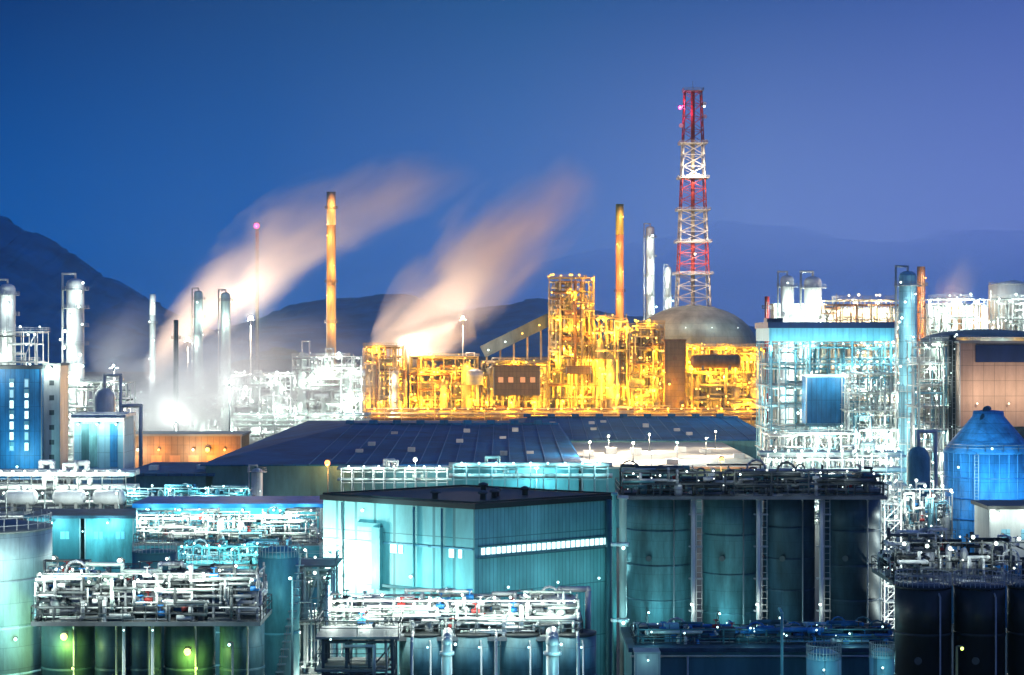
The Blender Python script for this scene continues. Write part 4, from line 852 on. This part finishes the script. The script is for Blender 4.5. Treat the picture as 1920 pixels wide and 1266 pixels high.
# ================================================================== STEAM
def plume(label, p0, p1, r0, r1, bend, dens, seed, fade=.35, col=(.97, .90, .92), ns=.045, group=None, soft=1.2):
    """real volume of steam along a bent axis: soft edge, streaky noise, thinning downwind"""
    p0, p1 = Vector(p0), Vector(p1); L = (p1-p0).length; ax = (p1-p0).normalized()
    b = MB(); n, k = 20, 18; rad = lambda x: r0+(r1-r0)*4*min(1, max(0, x))*(1-min(1, max(0, x))); cz = lambda x: bend*4*x*(1-x)*L
    for i in range(k+1):
        x = -.06+1.12*i/k; e = 1.15 if 0 < i < k else .4
        for j in range(n):
            a = 2*math.pi*j/n; b.v.append((x*L, math.cos(a)*rad(x)*e, cz(x)+math.sin(a)*rad(x)*e))
    for i in range(k):
        for j in range(n): b.face([i*n+j, i*n+(j+1) % n, (i+1)*n+(j+1) % n, (i+1)*n+j], 0, True)
    b.face(list(range(n))); b.face([k*n+j for j in range(n)][::-1])
    m = bpy.data.materials.new('steam'); m.use_nodes = True; N = m.node_tree.nodes; l = m.node_tree.links; N.clear()
    out = N.new('ShaderNodeOutputMaterial'); pv = N.new('ShaderNodeVolumePrincipled'); l.new(pv.outputs[0], out.inputs['Volume'])
    pv.inputs['Color'].default_value = (*col, 1); pv.inputs['Anisotropy'].default_value = 0.1
    tc = N.new('ShaderNodeTexCoord'); sx = N.new('ShaderNodeSeparateXYZ'); l.new(tc.outputs['Object'], sx.inputs[0])
    def mt(op, a, c=None, clamp=False):
        q = N.new('ShaderNodeMath'); q.operation = op; q.use_clamp = clamp
        for i, s in enumerate((a, c)):
            if s is None: continue
            if isinstance(s, (int, float)): q.inputs[i].default_value = s
            else: l.new(s, q.inputs[i])
        return q.outputs[0]
    x = mt('DIVIDE', sx.outputs['X'], L); xp = mt('MAXIMUM', x, 0.0)
    rr = mt('ADD', mt('MULTIPLY', mt('MULTIPLY', mt('MINIMUM', xp, 1.0), mt('SUBTRACT', 1.0, xp, True)), 4*(r1-r0)), r0)
    c = mt('MULTIPLY', mt('MULTIPLY', x, mt('SUBTRACT', 1.0, x)), 4*bend*L)
    dz = mt('SUBTRACT', sx.outputs['Z'], c); dy = sx.outputs['Y']
    rd = mt('DIVIDE', mt('SQRT', mt('ADD', mt('MULTIPLY', dz, dz), mt('MULTIPLY', dy, dy))), rr)
    mp = N.new('ShaderNodeMapping'); mp.inputs['Scale'].default_value = (.34, 1, 1); mp.inputs['Location'].default_value = (seed*3.1, seed*7.7, 0); l.new(tc.outputs['Object'], mp.inputs[0])
    nz = N.new('ShaderNodeTexNoise'); nz.inputs['Scale'].default_value = ns; nz.inputs['Distortion'].default_value = .6; nz.inputs['Detail'].default_value = 6; nz.inputs['Roughness'].default_value = .55; l.new(mp.outputs[0], nz.inputs['Vector'])
    nf = mt('MULTIPLY', mt('SUBTRACT', nz.outputs['Fac'], .5), 2.3)
    core = mt('POWER', mt('SUBTRACT', mt('ADD', 1.0, nf), rd, True), soft, True)
    f0 = mt('MULTIPLY', mt('ADD', x, .05), 14.0, True)
    f1 = mt('POWER', mt('SUBTRACT', 1.0, x, True), fade, True)
    thin = mt('DIVIDE', r0, rr)
    d = mt('MULTIPLY', mt('MULTIPLY', core, f0), mt('MULTIPLY', mt('MULTIPLY', f1, thin), dens))
    l.new(d, pv.inputs['Density'])
    o = b.build('steam_plume', m); o.location = p0; o.rotation_euler = ax.to_track_quat('X', 'Z').to_euler()
    tag(o, label, 'steam plume', group); return o
def Q(px, py, d): return (WX(px, d), d, WZ(py, d))
plume('long cream steam plume drifting right from the white plant past the tan chimney', Q(296, 680, 990), Q(900, 318, 1010), 9, 24, .10, .46, 1, 1.2, ns=.06)
plume('lavender and cream steam plume rising right from the gold plant', Q(725, 690, 1000), Q(1115, 318, 1020), 13, 28, .05, .45, 2, 1.3, ns=.06)
plume('thick white steam cloud in front of the white plant at left', Q(250, 802, 800), Q(530, 622, 812), 15, 23, .0, .26, 3, 1.1, ns=.085)
plume('thin teal grey steam wisp beside the far left column', Q(196, 700, 690), Q(290, 560, 700), 8, 15, .02, .14, 4, 1.3, ns=.08)
plume('thin pale veil of steam added for lamp glow low over the white plant', Q(170, 790, 790), Q(720, 690, 800), 20, 30, .0, .07, 8, .6, ns=.06)  # veil added so the plant lamps glow in it
plume('small white steam puff above the white frame at right', Q(1778, 590, 690), Q(1822, 480, 695), 5, 7, .02, .2, 5, 1.2, ns=.1)
plume('bright steam cloud low over the broad gold frame', Q(745, 664, 975), Q(890, 618, 985), 7, 10, .02, .25, 6, .4, ns=.09)

# floodlights added to brighten the steam, on made-up masts among the plants
def flood(label, px, py, d, key, power, r=.9):
    t = thing('added_flood_mast', label, 'floodlight', (WX(px, d), d, 0)); h = WZ(py, d); b = MB(); b.bar((0, 0, 0), (0, 0, h), .35, 8, r2=.22); b.build('mast', STEEL, t)
    b = MB(); b.box(-1.6, 1.6, -.5, .5, h-.2, h+.1); b.build('crossbar', STEEL, t)
    lamp(t, (0, -1.0, h+.7), key, r, power, (0, -1.5, 1.4)); return t
flood('added cream floodlight mast at the foot of the long left steam plume', 352, 640, 965, 'cream', 110000)
flood('added cream floodlight mast under the long left plume, left of the tan chimney', 470, 600, 965, 'cream', 300000)
flood('added cream floodlight mast at the base of the plume over the gold plant', 770, 656, 972, 'cream', 80000)
flood('added cream floodlight mast behind the broad gold frame', 868, 600, 972, 'cream', 80000)
flood('added white floodlight mast inside the thick white steam cloud at left', 330, 790, 775, 'white', 34000, .5)
flood('added white floodlight mast at the right side of the thick white steam cloud', 430, 720, 770, 'white', 34000, .5)
flood('added white floodlight mast in the teal grey steam wisp by the far left column', 214, 690, 672, 'white', 26000, .4)
flood('added white floodlight mast under the small right steam puff', 1786, 572, 670, 'white', 30000, .4)

# ================================================================== SKY, AIR, SUN, CAMERA
w = bpy.data.worlds.new('World'); S.world = w; w.use_nodes = True; N = w.node_tree.nodes; l = w.node_tree.links
bg = N['Background']; tc = N.new('ShaderNodeTexCoord'); sx = N.new('ShaderNodeSeparateXYZ'); l.new(tc.outputs['Generated'], sx.inputs[0])
def rng(s, a, b_):
    q = N.new('ShaderNodeMapRange'); q.inputs['From Min'].default_value = a; q.inputs['From Max'].default_value = b_; l.new(s, q.inputs['Value']); return q.outputs[0]
def ramp(s, stops):
    q = N.new('ShaderNodeValToRGB'); e = q.color_ramp.elements
    while len(e) < len(stops): e.new(.5)
    for k, (p, c) in enumerate(stops): e[k].position = p; e[k].color = (*lin(c), 1)
    l.new(s, q.inputs[0]); return q.outputs[0]
az = rng(sx.outputs['X'], -.26, .26); el = rng(sx.outputs['Z'], 0.02, .175)
top = ramp(az, ((0, (0, 48, 108)), (.5, (34, 82, 140)), (1, (66, 92, 164))))
bot = ramp(az, ((0, (0, 92, 178)), (.25, (24, 98, 184)), (.5, (78, 122, 200)), (.75, (118, 146, 216)), (1, (116, 138, 214))))
mx = N.new('ShaderNodeMix'); mx.data_type = 'RGBA'; l.new(el, mx.inputs[0]); l.new(bot, mx.inputs[6]); l.new(top, mx.inputs[7])
sky = N.new('ShaderNodeTexSky'); sky.sky_type = 'NISHITA'; sky.sun_disc = False; sky.sun_elevation = R(-2); sky.sun_rotation = R(70)
ad = N.new('ShaderNodeMix'); ad.data_type = 'RGBA'; ad.blend_type = 'ADD'; ad.inputs[0].default_value = .01; l.new(mx.outputs[2], ad.inputs[6]); l.new(sky.outputs[0], ad.inputs[7])
l.new(ad.outputs[2], bg.inputs['Color']); bg.inputs['Strength'].default_value = 1.12
sun = bpy.data.lights.new('Sun', 'SUN'); sun.energy = .06; sun.angle = R(12); sun.color = (.8, .75, 1)
so = bpy.data.objects.new('Sun', sun); COL.objects.link(so); so.rotation_euler = (R(70), 0, R(-70))

HAZE = 0.00006
if HAZE:
    b = MB(); b.box(-7000, 7000, -300, 12000, -8, 420); o = b.build('haze', []); o['kind'] = 'stuff'
    m = bpy.data.materials.new('haze_air'); m.use_nodes = True; n = m.node_tree.nodes; n.clear(); out = n.new('ShaderNodeOutputMaterial'); pv = n.new('ShaderNodeVolumePrincipled')
    pv.inputs['Color'].default_value = (.48, .86, 1, 1); pv.inputs['Density'].default_value = HAZE; pv.inputs['Anisotropy'].default_value = .7; m.node_tree.links.new(pv.outputs[0], out.inputs['Volume']); o.data.materials.append(m)

cam = bpy.data.cameras.new('Camera'); cam.sensor_width = 36; cam.lens = 36*F/1920; cam.clip_start = 1; cam.clip_end = 40000
co = bpy.data.objects.new('Camera', cam); COL.objects.link(co); co.location = (0, 0, H); co.rotation_euler = (R(90), 0, 0); S.camera = co
S.view_settings.view_transform = 'Standard'; S.view_settings.look = 'None'; S.view_settings.exposure = 0; S.view_settings.gamma = 1
c = S.cycles; c.max_bounces = 4; c.diffuse_bounces = 1; c.glossy_bounces = 1; c.use_adaptive_sampling = True; c.adaptive_threshold = .03; c.transmission_bounces = 2; c.volume_bounces = 2; c.transparent_max_bounces = 8
c.sample_clamp_indirect = 2.0; c.use_denoising = True; c.caustics_reflective = False; c.caustics_refractive = False
c.volume_step_rate = 4.0; c.volume_max_steps = 96
